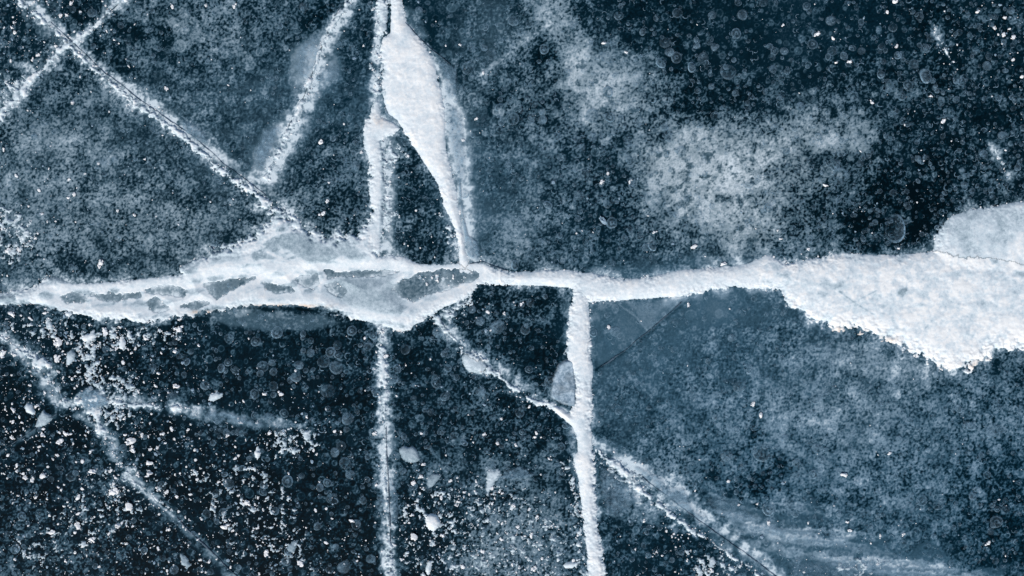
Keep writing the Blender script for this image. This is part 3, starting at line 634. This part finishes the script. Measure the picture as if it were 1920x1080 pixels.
film('frost_patch', [(480, 310), (476, 285), (492, 245), (520, 232), (530, 240), (512, 285), (492, 322)], .5, M_VEIL, 2, 'curled frost patch at the lower end of the steep frosty vein', 'frost patch', rough=2, soft=9, edge=.22)
film('frost_patch', [(335, 222), (365, 232), (385, 250), (394, 268), (375, 268), (345, 246)], .42, M_VEIL, 2, 'small oval frost patch against the slanting vein', 'frost patch', rough=1, soft=5, edge=.2)
film('frost_patch', [(862, 300), (866, 350), (870, 400), (880, 440), (896, 452), (902, 478), (895, 492), (874, 480), (866, 420), (858, 350)], .6, M_VEIL, 2.4, 'narrow grey glaze along the right flank of the lower snow wedge', 'frost patch', rough=.8, soft=4)
film('frost_patch', [(836, 190), (856, 200), (870, 235), (874, 290), (872, 350), (858, 340), (846, 290), (838, 240)], .38, M_VEIL, 2.2, 'milky fringe along the right flank of the snow wedge', 'frost patch', rough=2, soft=8, edge=.1, streak=.3)
film('frost_patch', [(814, 98), (842, 118), (858, 128), (860, 180), (838, 190), (826, 140)], .34, M_VEIL, 2, 'torn wisp of frost at the shoulder of the snow wedge', 'frost patch', rough=3, soft=7, streak=.4)
film('frost_patch', [(1182, 872), (1212, 880), (1245, 895), (1250, 908), (1285, 915), (1300, 950), (1330, 985), (1300, 972), (1250, 938), (1215, 906)], .48, M_VEIL, 2.2, 'bright frost wing above the broken vein right of the stem', 'frost patch', rough=3, soft=9)
film('frost_patch', [(1125, 872), (1160, 880), (1185, 905), (1200, 935), (1180, 960), (1150, 975), (1130, 950), (1120, 905)], .34, M_VEIL, 2, 'hazy frost between the stem and the broken vein', 'frost patch', rough=6, soft=12, streak=.4)
film('frost_patch', [(1310, 940), (1340, 930), (1360, 922), (1395, 940), (1420, 962), (1500, 985), (1590, 1010), (1560, 1024), (1480, 1020), (1400, 995), (1340, 975)], .26, M_VEIL, 2, 'long streaky frost sheet low on the right', 'frost patch', rough=8, soft=16, streak=1.0)
film('frost_patch', [(1470, 1052), (1560, 1030), (1660, 1050), (1780, 1062), (1900, 1090), (1900, 1130), (1500, 1120)], .22, M_VEIL, 2, 'blotchy frost sheet at the bottom edge on the right', 'frost patch', rough=9, soft=16, streak=.8)
film('frost_patch', [(372, 770), (420, 768), (462, 782), (530, 800), (470, 800), (420, 795), (380, 786)], .42, M_VEIL, 2, 'thin streaked frost patch trailing right of the loose snow grains', 'frost patch', rough=5, soft=10, streak=.9)
film('frost_patch', [(730, 895), (742, 910), (748, 960), (742, 985), (732, 960)], .28, M_VEIL, 2.2, 'narrow frost shell on the right of the straight upright vein', 'frost patch', rough=1.5, soft=5, edge=.25)
film('frost_patch', [(915, 884), (930, 880), (938, 890), (975, 872), (1010, 890), (990, 900), (940, 900), (925, 905), (918, 930), (912, 920)], .42, M_VEIL, 2, 'fuzzy arc of frost in the dark ice left of the stem', 'frost patch', rough=3, soft=7)

film('frost_patch', [(145, 735), (170, 722), (190, 735), (210, 750), (200, 765), (160, 770)], .6, M_VEIL, 3, 'milky frost patch right of the flat pale flake', 'frost patch', rough=4, soft=6, streak=.4)

# ------------------------------------------------------------------ hairline cracks: shallow open grooves with a raised dark lip
def crack(P, w, label, wob=1.6, seed=1):
    P = np.asarray(P, float); pts = []
    for a, b in zip(P[:-1], P[1:]):
        n = max(2, int(np.hypot(*(b - a)) / 4)); pts += [a + (b - a) * t for t in np.linspace(0, 1, n, endpoint=False)]
    pts = np.array(pts + [P[-1]]); r = np.random.default_rng(seed)
    tn = np.gradient(pts, axis=0); tn /= np.linalg.norm(tn, axis=1)[:, None] + 1e-9; nr = np.stack([-tn[:, 1], tn[:, 0]], 1)
    k = np.convolve(r.normal(0, 1, len(pts) + 6), np.ones(7) / 7, 'valid'); pts = pts + nr * (k * wob)[:, None]
    wd = w * np.clip(.55 + .8 * np.convolve(r.normal(0, 1, len(pts) + 2), np.ones(3) / 3, 'valid'), .15, 1.3); wd[0] = wd[-1] = .2
    co = []; prof = [(-1, .0), (-.6, 1.0), (0, .35), (.6, 1.0), (1, .0)]
    for p, n, ww in zip(pts, nr, wd):
        for u, z in prof: q = p + n * u * ww; co.append((wx(q[0]), wy(q[1]), .0006 + z / 1000))
    m = len(prof); f = [(i * m + j, i * m + j + 1, (i + 1) * m + j + 1, (i + 1) * m + j) for i in range(len(pts) - 1) for j in range(m - 1)]
    return link('crack', raw_mesh('crack', co, f), M_DARK, label=label, cat='crack')
crack([(95, 42), (130, 74), (165, 108), (200, 140), (235, 165), (265, 190), (292, 208), (330, 234), (372, 264), (420, 308), (462, 338), (500, 368)], .55, 'dark hairline crack along the upper side of the slanting top left vein', seed=1)
crack([(222, 8), (186, 42), (158, 68)], 1.2, 'dark hairline crack in the crossing vein near the top left corner', seed=2)
crack([(640, 5), (618, 55), (602, 92), (588, 128), (572, 178), (556, 210), (540, 238)], 1.4, 'dark hairline crack down the middle of the steep frosty vein', seed=3)
crack([(724, 800), (725, 850), (728, 900), (730, 960), (732, 1010), (733, 1080)], 1.6, 'dark hairline crack inside the straight upright vein', seed=5, wob=.8)
crack([(1124, 688), (1150, 672), (1180, 650), (1210, 626), (1245, 596), (1278, 566)], 1.7, 'dark slanting crack in the blue ice right of the stem', seed=6)
crack([(1198, 890), (1240, 924), (1290, 962), (1330, 990), (1380, 1025), (1430, 1062), (1520, 1130)], .75, 'dark hairline crack in the broken vein right of the stem', seed=7)
crack([(330, 970), (360, 1000), (400, 1038), (440, 1078), (500, 1140)], 1.5, 'dark hairline crack running off the bottom edge at lower left', seed=8)
crack([(0, 848), (40, 820), (80, 795), (108, 776)], 1.3, 'dark hairline crack reaching the left edge below the torn clumps', seed=9)
crack([(880, 495), (905, 491), (928, 500), (950, 507)], 1.2, 'short dark crack above the long vein where the wedge ends', seed=12, wob=.6)
crack([(760, 42), (785, 70), (812, 96), (845, 122)], .9, 'curving fine crack along the shoulder of the snow wedge', seed=11, wob=.8)

# ------------------------------------------------------------------ air bubbles: low glassy domes with a brighter rim
def bubble_geo(nseg, prof, seed, arc=None, squash=1.0):
    """prof rows: radius, height, alpha (unit radius)"""
    r = np.random.default_rng(seed); co, al, f = [], [], []
    ph = r.uniform(0, 6.28, 3); n = nseg
    for j, (rr, z, a) in enumerate(prof):
        for k in range(n):
            t = k / n * 2 * math.pi if arc is None else arc[0] + (arc[1] - arc[0]) * k / (n - 1)
            wob = 1 + .05 * math.sin(2 * t + ph[0]) + .03 * math.sin(3 * t + ph[1])
            co.append((rr * wob * math.cos(t), rr * wob * math.sin(t) * squash, z)); al.append(a * (.8 + .35 * math.sin(t + ph[2])))
    for j in range(len(prof) - 1):
        for k in range(n if arc is None else n - 1):
            k2 = (k + 1) % n; f.append((j * n + k, (j + 1) * n + k, (j + 1) * n + k2, j * n + k2))
    return np.array(co, float), np.array(f), np.array(al)
PR = [
 [(1.12, 0, 0), (1.0, .10, .62), (.9, .16, .50), (.72, .2, .18), (.4, .24, .16), (.02, .26, .2)],
 [(1.15, 0, 0), (1.0, .10, .50), (.86, .16, .42), (.62, .2, .24), (.3, .24, .24), (.02, .26, .26)],
 [(1.12, 0, 0), (1.0, .10, .66), (.88, .15, .34), (.6, .2, .10), (.46, .22, .16), (.36, .23, .5), (.24, .24, .4), (.02, .26, .1)],
 [(1.2, 0, 0), (1.0, .1, .30), (.8, .16, .34), (.5, .2, .30), (.2, .24, .34), (.02, .26, .4)]]
BUB_ME = []
for s in range(12):
    co, f, al = bubble_geo(22, PR[s % 4], 900 + s, squash=(.8 if s % 5 == 4 else 1)); al = al * (.5, .9, 1.15, .65, 1.3, .4, .8, 1.2, .55, 1.0, .7, 1.4)[s]
    BUB_ME.append((co, f, al))
bub_meshes = []
for s, (co, f, al) in enumerate(BUB_ME): bub_meshes.append(raw_mesh('air_bubble', co, f, dict(alpha=al))); bub_meshes[-1].materials.append(M_BUB)

REG = [  # polygon, words naming the sheet of ice
 ([(-200, -200), (235, -200), (235, -8), (130, 76), (45, 5)], 'in the top left triangle of ice'),
 ([(-200, -200), (45, 5), (130, 76), (-200, 330)], 'by the left end of the crossing vein'),
 ([(-200, 330), (130, 76), (545, 405), (340, 515), (-200, 556)], 'between slanting vein and long vein'),
 ([(130, 76), (235, -200), (690, -200), (498, 332), (545, 405)], 'left of the steep frosty vein'),
 ([(690, -200), (712, -200), (700, 430), (545, 405), (498, 332)], 'between steep frosty vein and upright vein'),
 ([(712, -200), (745, 225), (868, 496), (712, 480)], 'between upright vein and snow wedge'),
 ([(750, -200), (1080, -200), (1010, 300), (1010, 510), (878, 494), (834, 235)], 'on blue ice right of the wedge'),
 ([(1080, -200), (1450, -200), (1450, 190), (1060, 190)], 'on dark ice at the top centre'),
 ([(1450, -200), (2100, -200), (2100, 190), (1450, 190)], 'in the dark upper right corner'),
 ([(1010, 190), (1450, 190), (1450, 520), (1010, 520)], 'around the pale central frost cloud'),
 ([(1450, 190), (2100, 190), (2100, 520), (1450, 520)], 'on black ice above the drift'),
 ([(-200, 560), (380, 575), (380, 830), (-200, 830)], 'among the torn clumps at left'),
 ([(-200, 830), (380, 830), (380, 1250), (-200, 1250)], 'in the black lower left corner'),
 ([(380, 560), (716, 600), (724, 850), (380, 850)], 'under the long vein, left of straight vein'),
 ([(380, 850), (724, 850), (735, 1250), (380, 1250)], 'at the bottom, left of straight vein'),
 ([(716, 600), (1075, 530), (1080, 790), (724, 850)], 'under the long vein, left of stem'),
 ([(724, 850), (1080, 790), (1120, 1250), (735, 1250)], 'at the bottom, left of the stem'),
 ([(1104, 560), (1462, 540), (1462, 850), (1110, 850)], 'on blue ice right of the stem'),
 ([(1462, 540), (2100, 640), (2100, 850), (1462, 850)], 'on blue ice under the drift'),
 ([(1110, 850), (1500, 850), (1500, 1250), (1130, 1250)], 'beside the broken lower right vein'),
 ([(1500, 850), (2100, 850), (2100, 1250), (1500, 1250)], 'in the blue lower right corner')]
ORD = ['', 'first', 'second', 'third', 'fourth', 'fifth', 'sixth', 'seventh', 'eighth', 'ninth', 'tenth', 'eleventh', 'twelfth', 'thirteenth', 'fourteenth', 'fifteenth', 'sixteenth', 'seventeenth', 'eighteenth', 'nineteenth', 'twentieth'] + ['far inner'] * 200
def rank_labels(items, size, noun):
    """size word, place in the row counted from the nearer side, and the sheet of ice it lies on"""
    cl = {}
    for k, (x, y, r) in enumerate(items): cl.setdefault((size(r), region(x, y)), []).append((x, k))
    out = [None] * len(items)
    for (sz, w), L in cl.items():
        L.sort(); n = len(L)
        for j, (_, k) in enumerate(L):
            if n == 1: out[k] = f'only {sz} {noun} {w}'
            elif j < (n + 1) // 2: out[k] = (f'{ORD[j + 1]} ' if j else '') + f'{sz} {noun} ' + ('from the left ' if j else 'farthest left ') + w
            else: out[k] = (f'{ORD[n - j]} ' if n - j > 1 else '') + f'{sz} {noun} ' + ('from the right ' if n - j > 1 else 'farthest right ') + w
    return out
def region(x, y):
    for P, w in REG:
        ins = False; n = len(P)
        for i in range(n):
            ax, ay = P[i]; bx, by = P[(i + 1) % n]
            if (ay > y) != (by > y) and x < ax + (y - ay) / (by - ay) * (bx - ax): ins = not ins
        if ins: return w
    return 'beside a snow vein edge'
def at(F, x, y): return F[np.clip(int((y + MY) / STEP), 0, NY - 1), np.clip(int((x + MX) / STEP), 0, NX - 1)]

BUBS = [(1365,135,14),(1392,28,9),(1380,63,9),(1318,110,10),(1306,86,6),(1329,79,6),(1523,83,9),(1558,39,9),(1560,96,9),(1582,105,8),(1452,96,7),(1470,96,7),(1674,52,8),(1735,91,8),
 (1683,104,7),(1712,120,9),(1735,143,13),(1667,160,8),(1690,180,8),(1850,124,8),(1575,330,14),(962,40,10),(961,222,12),(1017,225,8),(933,245,9),(1110,217,12),(1143,220,9),(1155,142,7),
 (1140,172,10),(1247,80,10),(1268,108,10),(1110,257,8),(1095,328,9),(1045,257,8),(1427,850,15),(1362,855,10),(1413,802,6),(1386,725,11),(1440,955,11),(1480,945,10),(1572,965,6),(1620,963,7),
 (1868,978,11),(1860,808,12),(1850,890,7),(652,785,12),(493,687,10),(510,680,6),(607,678,11),(555,707,9),(620,660,9),(442,695,7),(415,690,8),(633,647,8),(480,640,9),(933,613,12),
 (985,618,9),(833,663,7),(840,690,7),(900,602,8),(1200,443,7),(1138,383,7),(1147,418,10),(1085,367,9),(1223,463,8),(615,733,12),(533,775,8),(505,783,9),(388,963,8),(418,960,8),
 (445,962,9),(493,922,7),(628,848,8),(618,1068,7),(327,1068,8),(42,968,8),(808,773,6),(870,830,7),(852,817,8),(980,810,6),(657,890,8),(668,983,9),(1493,868,8),(818,718,9),(885,580,7),
 (760,655,9),(690,650,8),(660,620,9),(1300,745,8),(1820,800,8),(1790,845,7),(1720,660,8),(1500,955,7),(1530,840,8),(1270,25,9),(1205,60,7),(1160,30,8),(1500,200,8),(1600,180,9),(1180,300,7),(1440,390,8)]
BUBS = [list(b) for b in BUBS]
BPROB = np.array([
 [1,2,2,2,1,1,1,5,4,6,8,9,6,6,5,3],[1,1,1,2,1,3,1,4,6,6,7,8,6,6,6,4],[1,1,1,2,3,3,1,4,5,8,4,4,4,3,3,3],[1,1,1,1,2,3,1,4,6,9,6,4,3,2,3,2],
 [1,1,1,1,1,1,1,4,6,3,3,3,2,2,2,2],[1,2,4,7,9,8,8,6,5,3,3,4,4,3,3,4],[2,3,5,7,9,9,9,7,6,4,5,7,5,5,5,6],[4,5,6,7,9,9,7,5,6,3,6,8,7,6,6,7],[5,5,6,8,9,9,6,4,4,5,4,4,4,5,6,6]]) / 9.
def scatter(n, T, rf, rg, mind=0, taken=None, xr=(4, 1916), yr=(4, 1076)):
    out = []; tries = 0
    while len(out) < n and tries < n * 60:
        tries += 1; x, y = rg.uniform(*xr), rg.uniform(*yr)
        if rg.random() > float(table(T, np.array(x), np.array(y))): continue
        if at(own, x, y) >= 0: continue
        r = rf()
        if mind and any((x - a) ** 2 + (y - b) ** 2 < ((r + c) * mind) ** 2 for a, b, c in (taken or []) + out): continue
        out.append([x, y, r])
    return out
BUBS += scatter(300 - len(BUBS), BPROB, lambda: float(np.clip(rng.lognormal(1.95, .22), 5.5, 12)), rng, .8, BUBS)
BUBS = [b for b in BUBS if at(own, b[0], b[1]) < 0][:298]
def bsize(r): return 'large' if r > 11 else ('medium' if r > 8.6 else ('small' if r > 6.8 else 'tiny'))
BL = rank_labels(BUBS, bsize, 'air bubble')
# the bigger bubbles show a rim and a paler dome (some with a bead in the middle)
def split_mesh(name, s, lo, hi):
    co, f, al = BUB_ME[s]; n = 22; co, al = co[lo * n:(hi + 1) * n], al[lo * n:(hi + 1) * n]; f = f[lo * n:hi * n] - lo * n
    me = raw_mesh(name, co, f, dict(alpha=al)); me.materials.append(M_BUB); return me
SPLIT = {}
for k, (x, y, r) in enumerate(BUBS):
    s = k % 12; l = (wx(x), wy(y), .0006 + .0004 * (k % 3)); t = rng.uniform(0, 6.28)
    if r > 8.6:
        o = link('air_bubble', None, None, label=BL[k], cat='air bubble', group='air bubbles frozen in the ice', loc=l)
        if s not in SPLIT:
            nm = len(PR[s % 4]) - 1; q = [('rim', 0, 2), ('dome', 2, nm)] if s % 4 != 2 else [('rim', 0, 2), ('dome', 2, 4), ('bead', 4, nm)]
            SPLIT[s] = [(n, split_mesh(n, s, a, b)) for n, a, b in q]
        for n, me in SPLIT[s]: link(n, me, None, parent=o)
    else:
        o = link('air_bubble', bub_meshes[s], None, label=BL[k], cat='air bubble', group='air bubbles frozen in the ice', loc=l)
    o.scale = (r / 1000, r / 1000, min(r, 8) / 1000 * .8); o.rotation_euler[2] = t
co, f, al = bubble_geo(40, [(1.1, 0, 0), (1.02, .1, .75), (.93, .14, .7), (.86, .16, .16), (.5, .2, .10), (.02, .22, .12)], 77)
al *= np.tile(.75 + .5 * np.cos(np.arange(40) / 40 * 2 * math.pi + .5), 6)
o = link('air_bubble', None, None, label='large egg shaped air bubble with a thin bright ring just above the drift', cat='air bubble', loc=(wx(1678), wy(429), .0015))
for nm, a, b in (('rim', 0, 3), ('dome', 3, 5)):
    me = raw_mesh(nm, co[a * 40:(b + 1) * 40], f[a * 40:b * 40] - a * 40, dict(alpha=np.clip(al[a * 40:(b + 1) * 40], 0, 1))); link(nm, me, M_BUB, parent=o)
o.scale = (.019, .0245, .006)

# thousands of tiny ones as one mass
def merge(parts_iter):
    C, F, A = [], [], []; n = 0
    for co, f, al in parts_iter: C.append(co); F.append(f + n); A.append(al); n += len(co)
    return np.concatenate(C), np.concatenate(F), np.concatenate(A)
small = [bubble_geo(10, [(1.2, 0, 0), (1.0, .1, .55), (.72, .2, .28), (.1, .25, .2)], s) for s in range(4)] + \
        [bubble_geo(8, [(1.2, 0, .1), (1.0, .15, .75), (.75, .1, .1)], 20 + s, arc=(0, 3.4)) for s in range(3)]
T_arc = np.array([[3,3,3,3,3,3,3,3,4,5,5,4,4,5,7,7],[2,2,2,3,3,3,3,5,6,6,7,7,6,6,8,8],[2,2,2,3,4,5,4,5,7,8,8,7,7,8,10,9],[2,2,2,3,4,5,6,4,6,8,8,8,9,10,10,7],
 [2,2,2,3,3,3,3,4,5,3,2,2,5,6,6,6],[4,4,4,4,4,4,4,6,5,3,3,4,5,5,5,5],[4,4,4,4,4,4,5,6,6,4,5,6,5,5,5,6],[4,4,4,4,4,4,6,6,6,4,5,6,6,5,5,6],[4,4,4,4,4,4,6,6,6,5,5,4,4,6,6,7]]) / 10.
def gen():
    for x, y, r in scatter(10500, T_arc, lambda: float(np.clip(rng.lognormal(1.0, .35), 1.6, 5.5)), rng, xr=(-60, 1980), yr=(-60, 1140)):
        co, f, al = small[rng.integers(0, 4) if rng.random() < .62 else rng.integers(4, 7)]
        t = rng.uniform(0, 6.28); c, s = math.cos(t), math.sin(t); q = co.copy() * r / 1000
        e = rng.uniform(.7, 1.2); X = q[:, 0] * c - q[:, 1] * s * e; Y = q[:, 0] * s + q[:, 1] * c * e
        yield np.stack([X + wx(x), Y + wy(y), co[:, 2] * .003 + .0004 + .0004 * rng.random()], 1), f, al * rng.uniform(.35, 1.1)
C, F, A = merge(gen())
link('tiny_bubbles', raw_mesh('tiny_bubbles', C, F, dict(alpha=A)), M_BUB, label='fine froth of tiny bubbles and curled air trails all through the ice', cat='bubbles', kind='stuff')

# ------------------------------------------------------------------ snow crumbs
import bmesh
def rock(sub, seed, rough=.28, flat=.6):
    bm = bmesh.new(); bmesh.ops.create_icosphere(bm, subdivisions=sub, radius=1); bm.verts.ensure_lookup_table()
    r = np.random.default_rng(seed); co = np.array([v.co[:] for v in bm.verts]); f = np.array([[v.index for v in p.verts] for p in bm.faces]); bm.free()
    D = r.normal(0, 1, (9, 3)); D /= np.linalg.norm(D, axis=1)[:, None]; cut = r.uniform(.42, .85, 9)
    for d, c in zip(D, cut):                                 # chisel flat facets
        h = co @ d; co = co - np.where(h > c, h - c, 0)[:, None] * d
    n = r.normal(0, 1, (6, 3)) * 3; ph = r.uniform(0, 6.28, 6)
    k = sum(np.sin(co @ n[i] + ph[i]) for i in range(6)) / 6; co *= (1 + rough * k)[:, None]
    co *= 1 + .05 * r.normal(0, 1, (len(co), 1)); co[:, 2] *= flat
    return co, f
def cluster(seed):
    r = np.random.default_rng(seed); C, F, n = [], [], 0
    for k in range(int(r.integers(3, 8))):
        co, f = rock(2, seed * 17 + k, .3, .7); q = 1.0 if k == 0 else r.uniform(.28, .6)
        t = r.uniform(0, 6.28); d = 0 if k == 0 else r.uniform(.45, .85)
        C.append(co * q * .8 + np.array([d * math.cos(t), d * math.sin(t), r.uniform(0, .3)])); F.append(f + n); n += len(co)
    return np.concatenate(C), np.concatenate(F)
ROCKS = [cluster(40 + s) for s in range(14)]
rock_me = []
for c, f in ROCKS: rock_me.append(raw_mesh('snow_crumb', c, f, smooth=False)); rock_me[-1].materials.append(M_CRUMB)
grey_me = []
for c, f in ROCKS[:5]: grey_me.append(raw_mesh('snow_crumb', c, f, smooth=False)); grey_me[-1].materials.append(M_GREYCRUMB)
# x, y, radius, stretch, turn, grey?, own label
BIG = [
 (777,1005,9,1.2,1.2,0,'bright crumb just below and left of the big rough lump'),
 (563,1057,8,1.1,0,0,'white crumb right below the grey ragged lump near the bottom edge'),
 (422,988,9,1.3,.1,0,'oval hollow looking crumb alone above the bottom edge at lower left'),
 (110,642,11,1.1,0,0,'knobbly round crumb above the torn clumps'),
 (108,673,8,1.2,1.2,0,'small pointed crumb under the knobbly round one'),
 (188,493,8,1.7,1.5,0,'lone pale crumb on the grey ice above the left part of the long vein'),
 (605,400,7,1.3,.4,0,'lone white crumb right of the top of the snow triangle'),
 (1583,890,8,1.2,0,0,'brightest lone crumb in the blue ice at lower right'),
 (1425,778,6,1.2,1,0,'upper right one of the two crumbs close together right of the stem'),
 (1302,463,7,1.5,.3,0,'white crumb above the long vein near the frost cloud'),
 (1358,495,6,1.8,.1,0,'crumb touching the upper edge of the long vein before the drift'),
 (337,617,9,1.5,.2,0,'white crumb just below the middle of the left half of the long vein'),
 (7,663,9,1.2,1,0,'bright crumb cut by the left edge above the torn clumps'),
 (212,922,10,1.3,.2,0,'blunt crumb beside the winding loose snow line'),
 (243,948,10,1.4,1.4,0,'coarse crumb below the winding loose snow line'),
 (113,828,8,1.5,1,0,'lower of the twin crumbs below the square white slab'),
 (123,813,7,1.3,-.7,0,'upper of the twin crumbs below the square white slab'),
 (247,827,11,1.9,.4,0,'long flat crumb above its smaller neighbour left of centre low'),
 (1131,415,9,2.6,-.85,1,'small rod shaped ice chip in the dark ice above the long vein'),
 (1532,63,6,1.8,.8,0,'bright speck cluster near the top edge right of centre'),
 (1852,1018,6,1.4,.6,0,'white crumb at the lower right corner'),
]
MED = [(80,892,8),(62,900,6),(175,885,8),(208,883,5),(217,895,5),(258,890,6),(280,888,8),(280,868,9),(312,922,6),(222,985,7),(148,933,7),(147,987,8),(172,1012,7),(97,997,8),(505,812,5),
 (330,725,7),(495,738,5),(500,1037,8),(250,843,8),(462,942,9),(773,965,5),(1007,968,5),(997,1003,6),(963,947,6),(993,763,4),(933,832,4),(702,813,5),(660,977,6),(868,1063,6),(1002,1067,7),
 (870,922,4),(827,933,5),(27,665,6),(218,653,5),(273,635,6),(57,597,6),(23,590,8),(220,395,4),(253,403,4),(197,620,8),(1412,757,5),(1667,850,4.5),(1365,902,4),(1440,980,5),(1588,978,4),
 (1593,995,5),(1650,1005,4),(1693,1002,4.5),(1515,980,3.5),(1468,47,4.5),(1680,87,5),(1677,3,7),(1833,23,5),(1883,33,4),(1865,53,4),(1882,65,6),(1900,70,6),(1593,115,5),(1567,117,3.5),(1768,227,6),
 (1635,192,5),(1745,180,4),(1547,348,5),(1463,448,4),(1290,572,5),(1515,467,4),(1132,80,5),(1173,98,3.5),(1128,342,5),(1180,342,4),(1140,325,4),(893,222,4),(863,85,3.5),(323,13,5),(440,12,6),
 (125,28,4),(22,52,4),(7,280,5),(130,337,4),(137,192,5),(30,330,5),(14,470,6),(35,468,5),(925,893,6),(923,915,5),(830,1003,5),(940,1010,5),(915,585,5),(978,570,5),(945,588,4),(820,525,5),(850,520,5),(800,533,4),(842,535,3)]
for k, (x, y, r, e, a, g, lb) in enumerate(BIG):
    ms = grey_me if g else rock_me
    o = link('snow_crumb', ms[k % len(ms)], None, label=lb, cat='snow crumb', loc=(wx(x), wy(y), r * .12 / 1000))
    r2 = r * .95; o.scale = (r2 * e ** .5 / 1000, r2 / e ** .5 / 1000, min(r, 9) * .7 / 1000); o.rotation_euler[2] = a
BIG_XY = [[b[0], b[1], b[2]] for b in BIG] + [list(m) for m in MED]
Wt = T_w.copy()
extra = scatter(300 - len(BIG_XY), Wt ** 1.8, lambda: float(np.clip(rng.lognormal(1.2, .33), 3.0, 7)), rng, 1.0, BIG_XY)
CRUMBS = [list(m) for m in MED] + extra
CL = rank_labels(CRUMBS, lambda r: 'tiny' if r < 3.7 else ('small' if r < 5.2 else 'medium'), 'white crumb')
for k, (x, y, r) in enumerate(CRUMBS):
    o = link('snow_crumb', rock_me[(k * 5) % 14], None, label=CL[k], cat='snow crumb', group='loose snow crumbs scattered on the ice', loc=(wx(x), wy(y), r * .1 / 1000))
    e = rng.uniform(1, 1.7); r2 = r * .9; o.scale = (r2 * e ** .5 / 1000, r2 / e ** .5 / 1000, r * .65 / 1000); o.rotation_euler[2] = rng.uniform(0, 6.28)

# grains too many to count
tiny = [rock(1, 70 + s, .3) for s in range(8)]
def grain(x, y, r):
    co, f = tiny[rng.integers(0, 8)]; t = rng.uniform(0, 6.28); c, s = math.cos(t), math.sin(t); e = rng.uniform(.6, 1)
    X = co[:, 0] * c - co[:, 1] * s * e; Y = co[:, 0] * s + co[:, 1] * c * e
    return np.stack([X * r / 1000 + wx(x), Y * r / 1000 + wy(y), (co[:, 2] * r * .7 + r * .15) / 1000], 1), f, np.ones(len(co))
clump = fbm(GX, GY, 26, 811, 3, .6)
def grains():
    n = 0
    while n < 5600:
        x, y = rng.uniform(-60, 1980), rng.uniform(-60, 1140)
        if rng.random() > at(Wd, x, y) ** 1.25 * (1 + 2.2 * at(clump, x, y)) * .9 or at(own, x, y) >= 0: continue
        n += 1; yield grain(x, y, float(np.clip(rng.lognormal(.1, .62), .5, 4.6)))
    for k, c in CR.items():                                      # spill along the broken veins
        P = np.array(c['P']); 
        for a, b in zip(P[:-1], P[1:]):
            L = np.hypot(*(b[:2] - a[:2]))
            for _ in range(int(L * .32)):
                t = rng.random(); p = a + (b - a) * t; s = rng.normal(0, p[2] * 1.1 + 2); nx, ny = -(b - a)[1] / L, (b - a)[0] / L
                x, y = p[0] + nx * (s + c['off']), p[1] + ny * (s + c['off'])
                if at(own, x, y) < 0: yield grain(x, y, float(np.clip(rng.lognormal(.2, .45), .6, 3.2)))
G = list(grains()); pk = rng.random(len(G)) < .55
C, F, A = merge([g for g, p in zip(G, pk) if p])
link('snow_grains', raw_mesh('snow_grains', C, F, smooth=False), M_CRUMB, label='sprinkling of fine white snow grains over the ice and beside the cracks', cat='snow grains', kind='stuff')
C, F, A = merge([g for g, p in zip(G, pk) if not p])
link('ice_grains', raw_mesh('ice_grains', C, F, smooth=False), M_GREYCRUMB, label='duller grey grains frozen into the ice among the white ones', cat='ice grains', kind='stuff')
# grains crusting the rims of the snow bodies
def rim():
    inside = SNOW_ANY; e = np.zeros_like(inside)
    e[1:-1, 1:-1] = inside[1:-1, 1:-1] & ~(inside[:-2, 1:-1] & inside[2:, 1:-1] & inside[1:-1, :-2] & inside[1:-1, 2:])
    jj, ii = np.nonzero(e); pick = rng.random(len(jj)) < .01 + .34 * sstep(-.1, .4, clump[jj, ii])
    for j, i in zip(jj[pick], ii[pick]):
        yield grain(gx[i] + rng.normal(0, 1.6), gy[j] + rng.normal(0, 1.6), float(np.clip(rng.lognormal(.2, .4), .7, 2.8)))
C, F, A = merge(rim())
link('rim_grains', raw_mesh('rim_grains', C, F, smooth=False), M_CRUMB, label='grainy snow crust fringing the edges of the snow veins', cat='snow grains', kind='stuff')
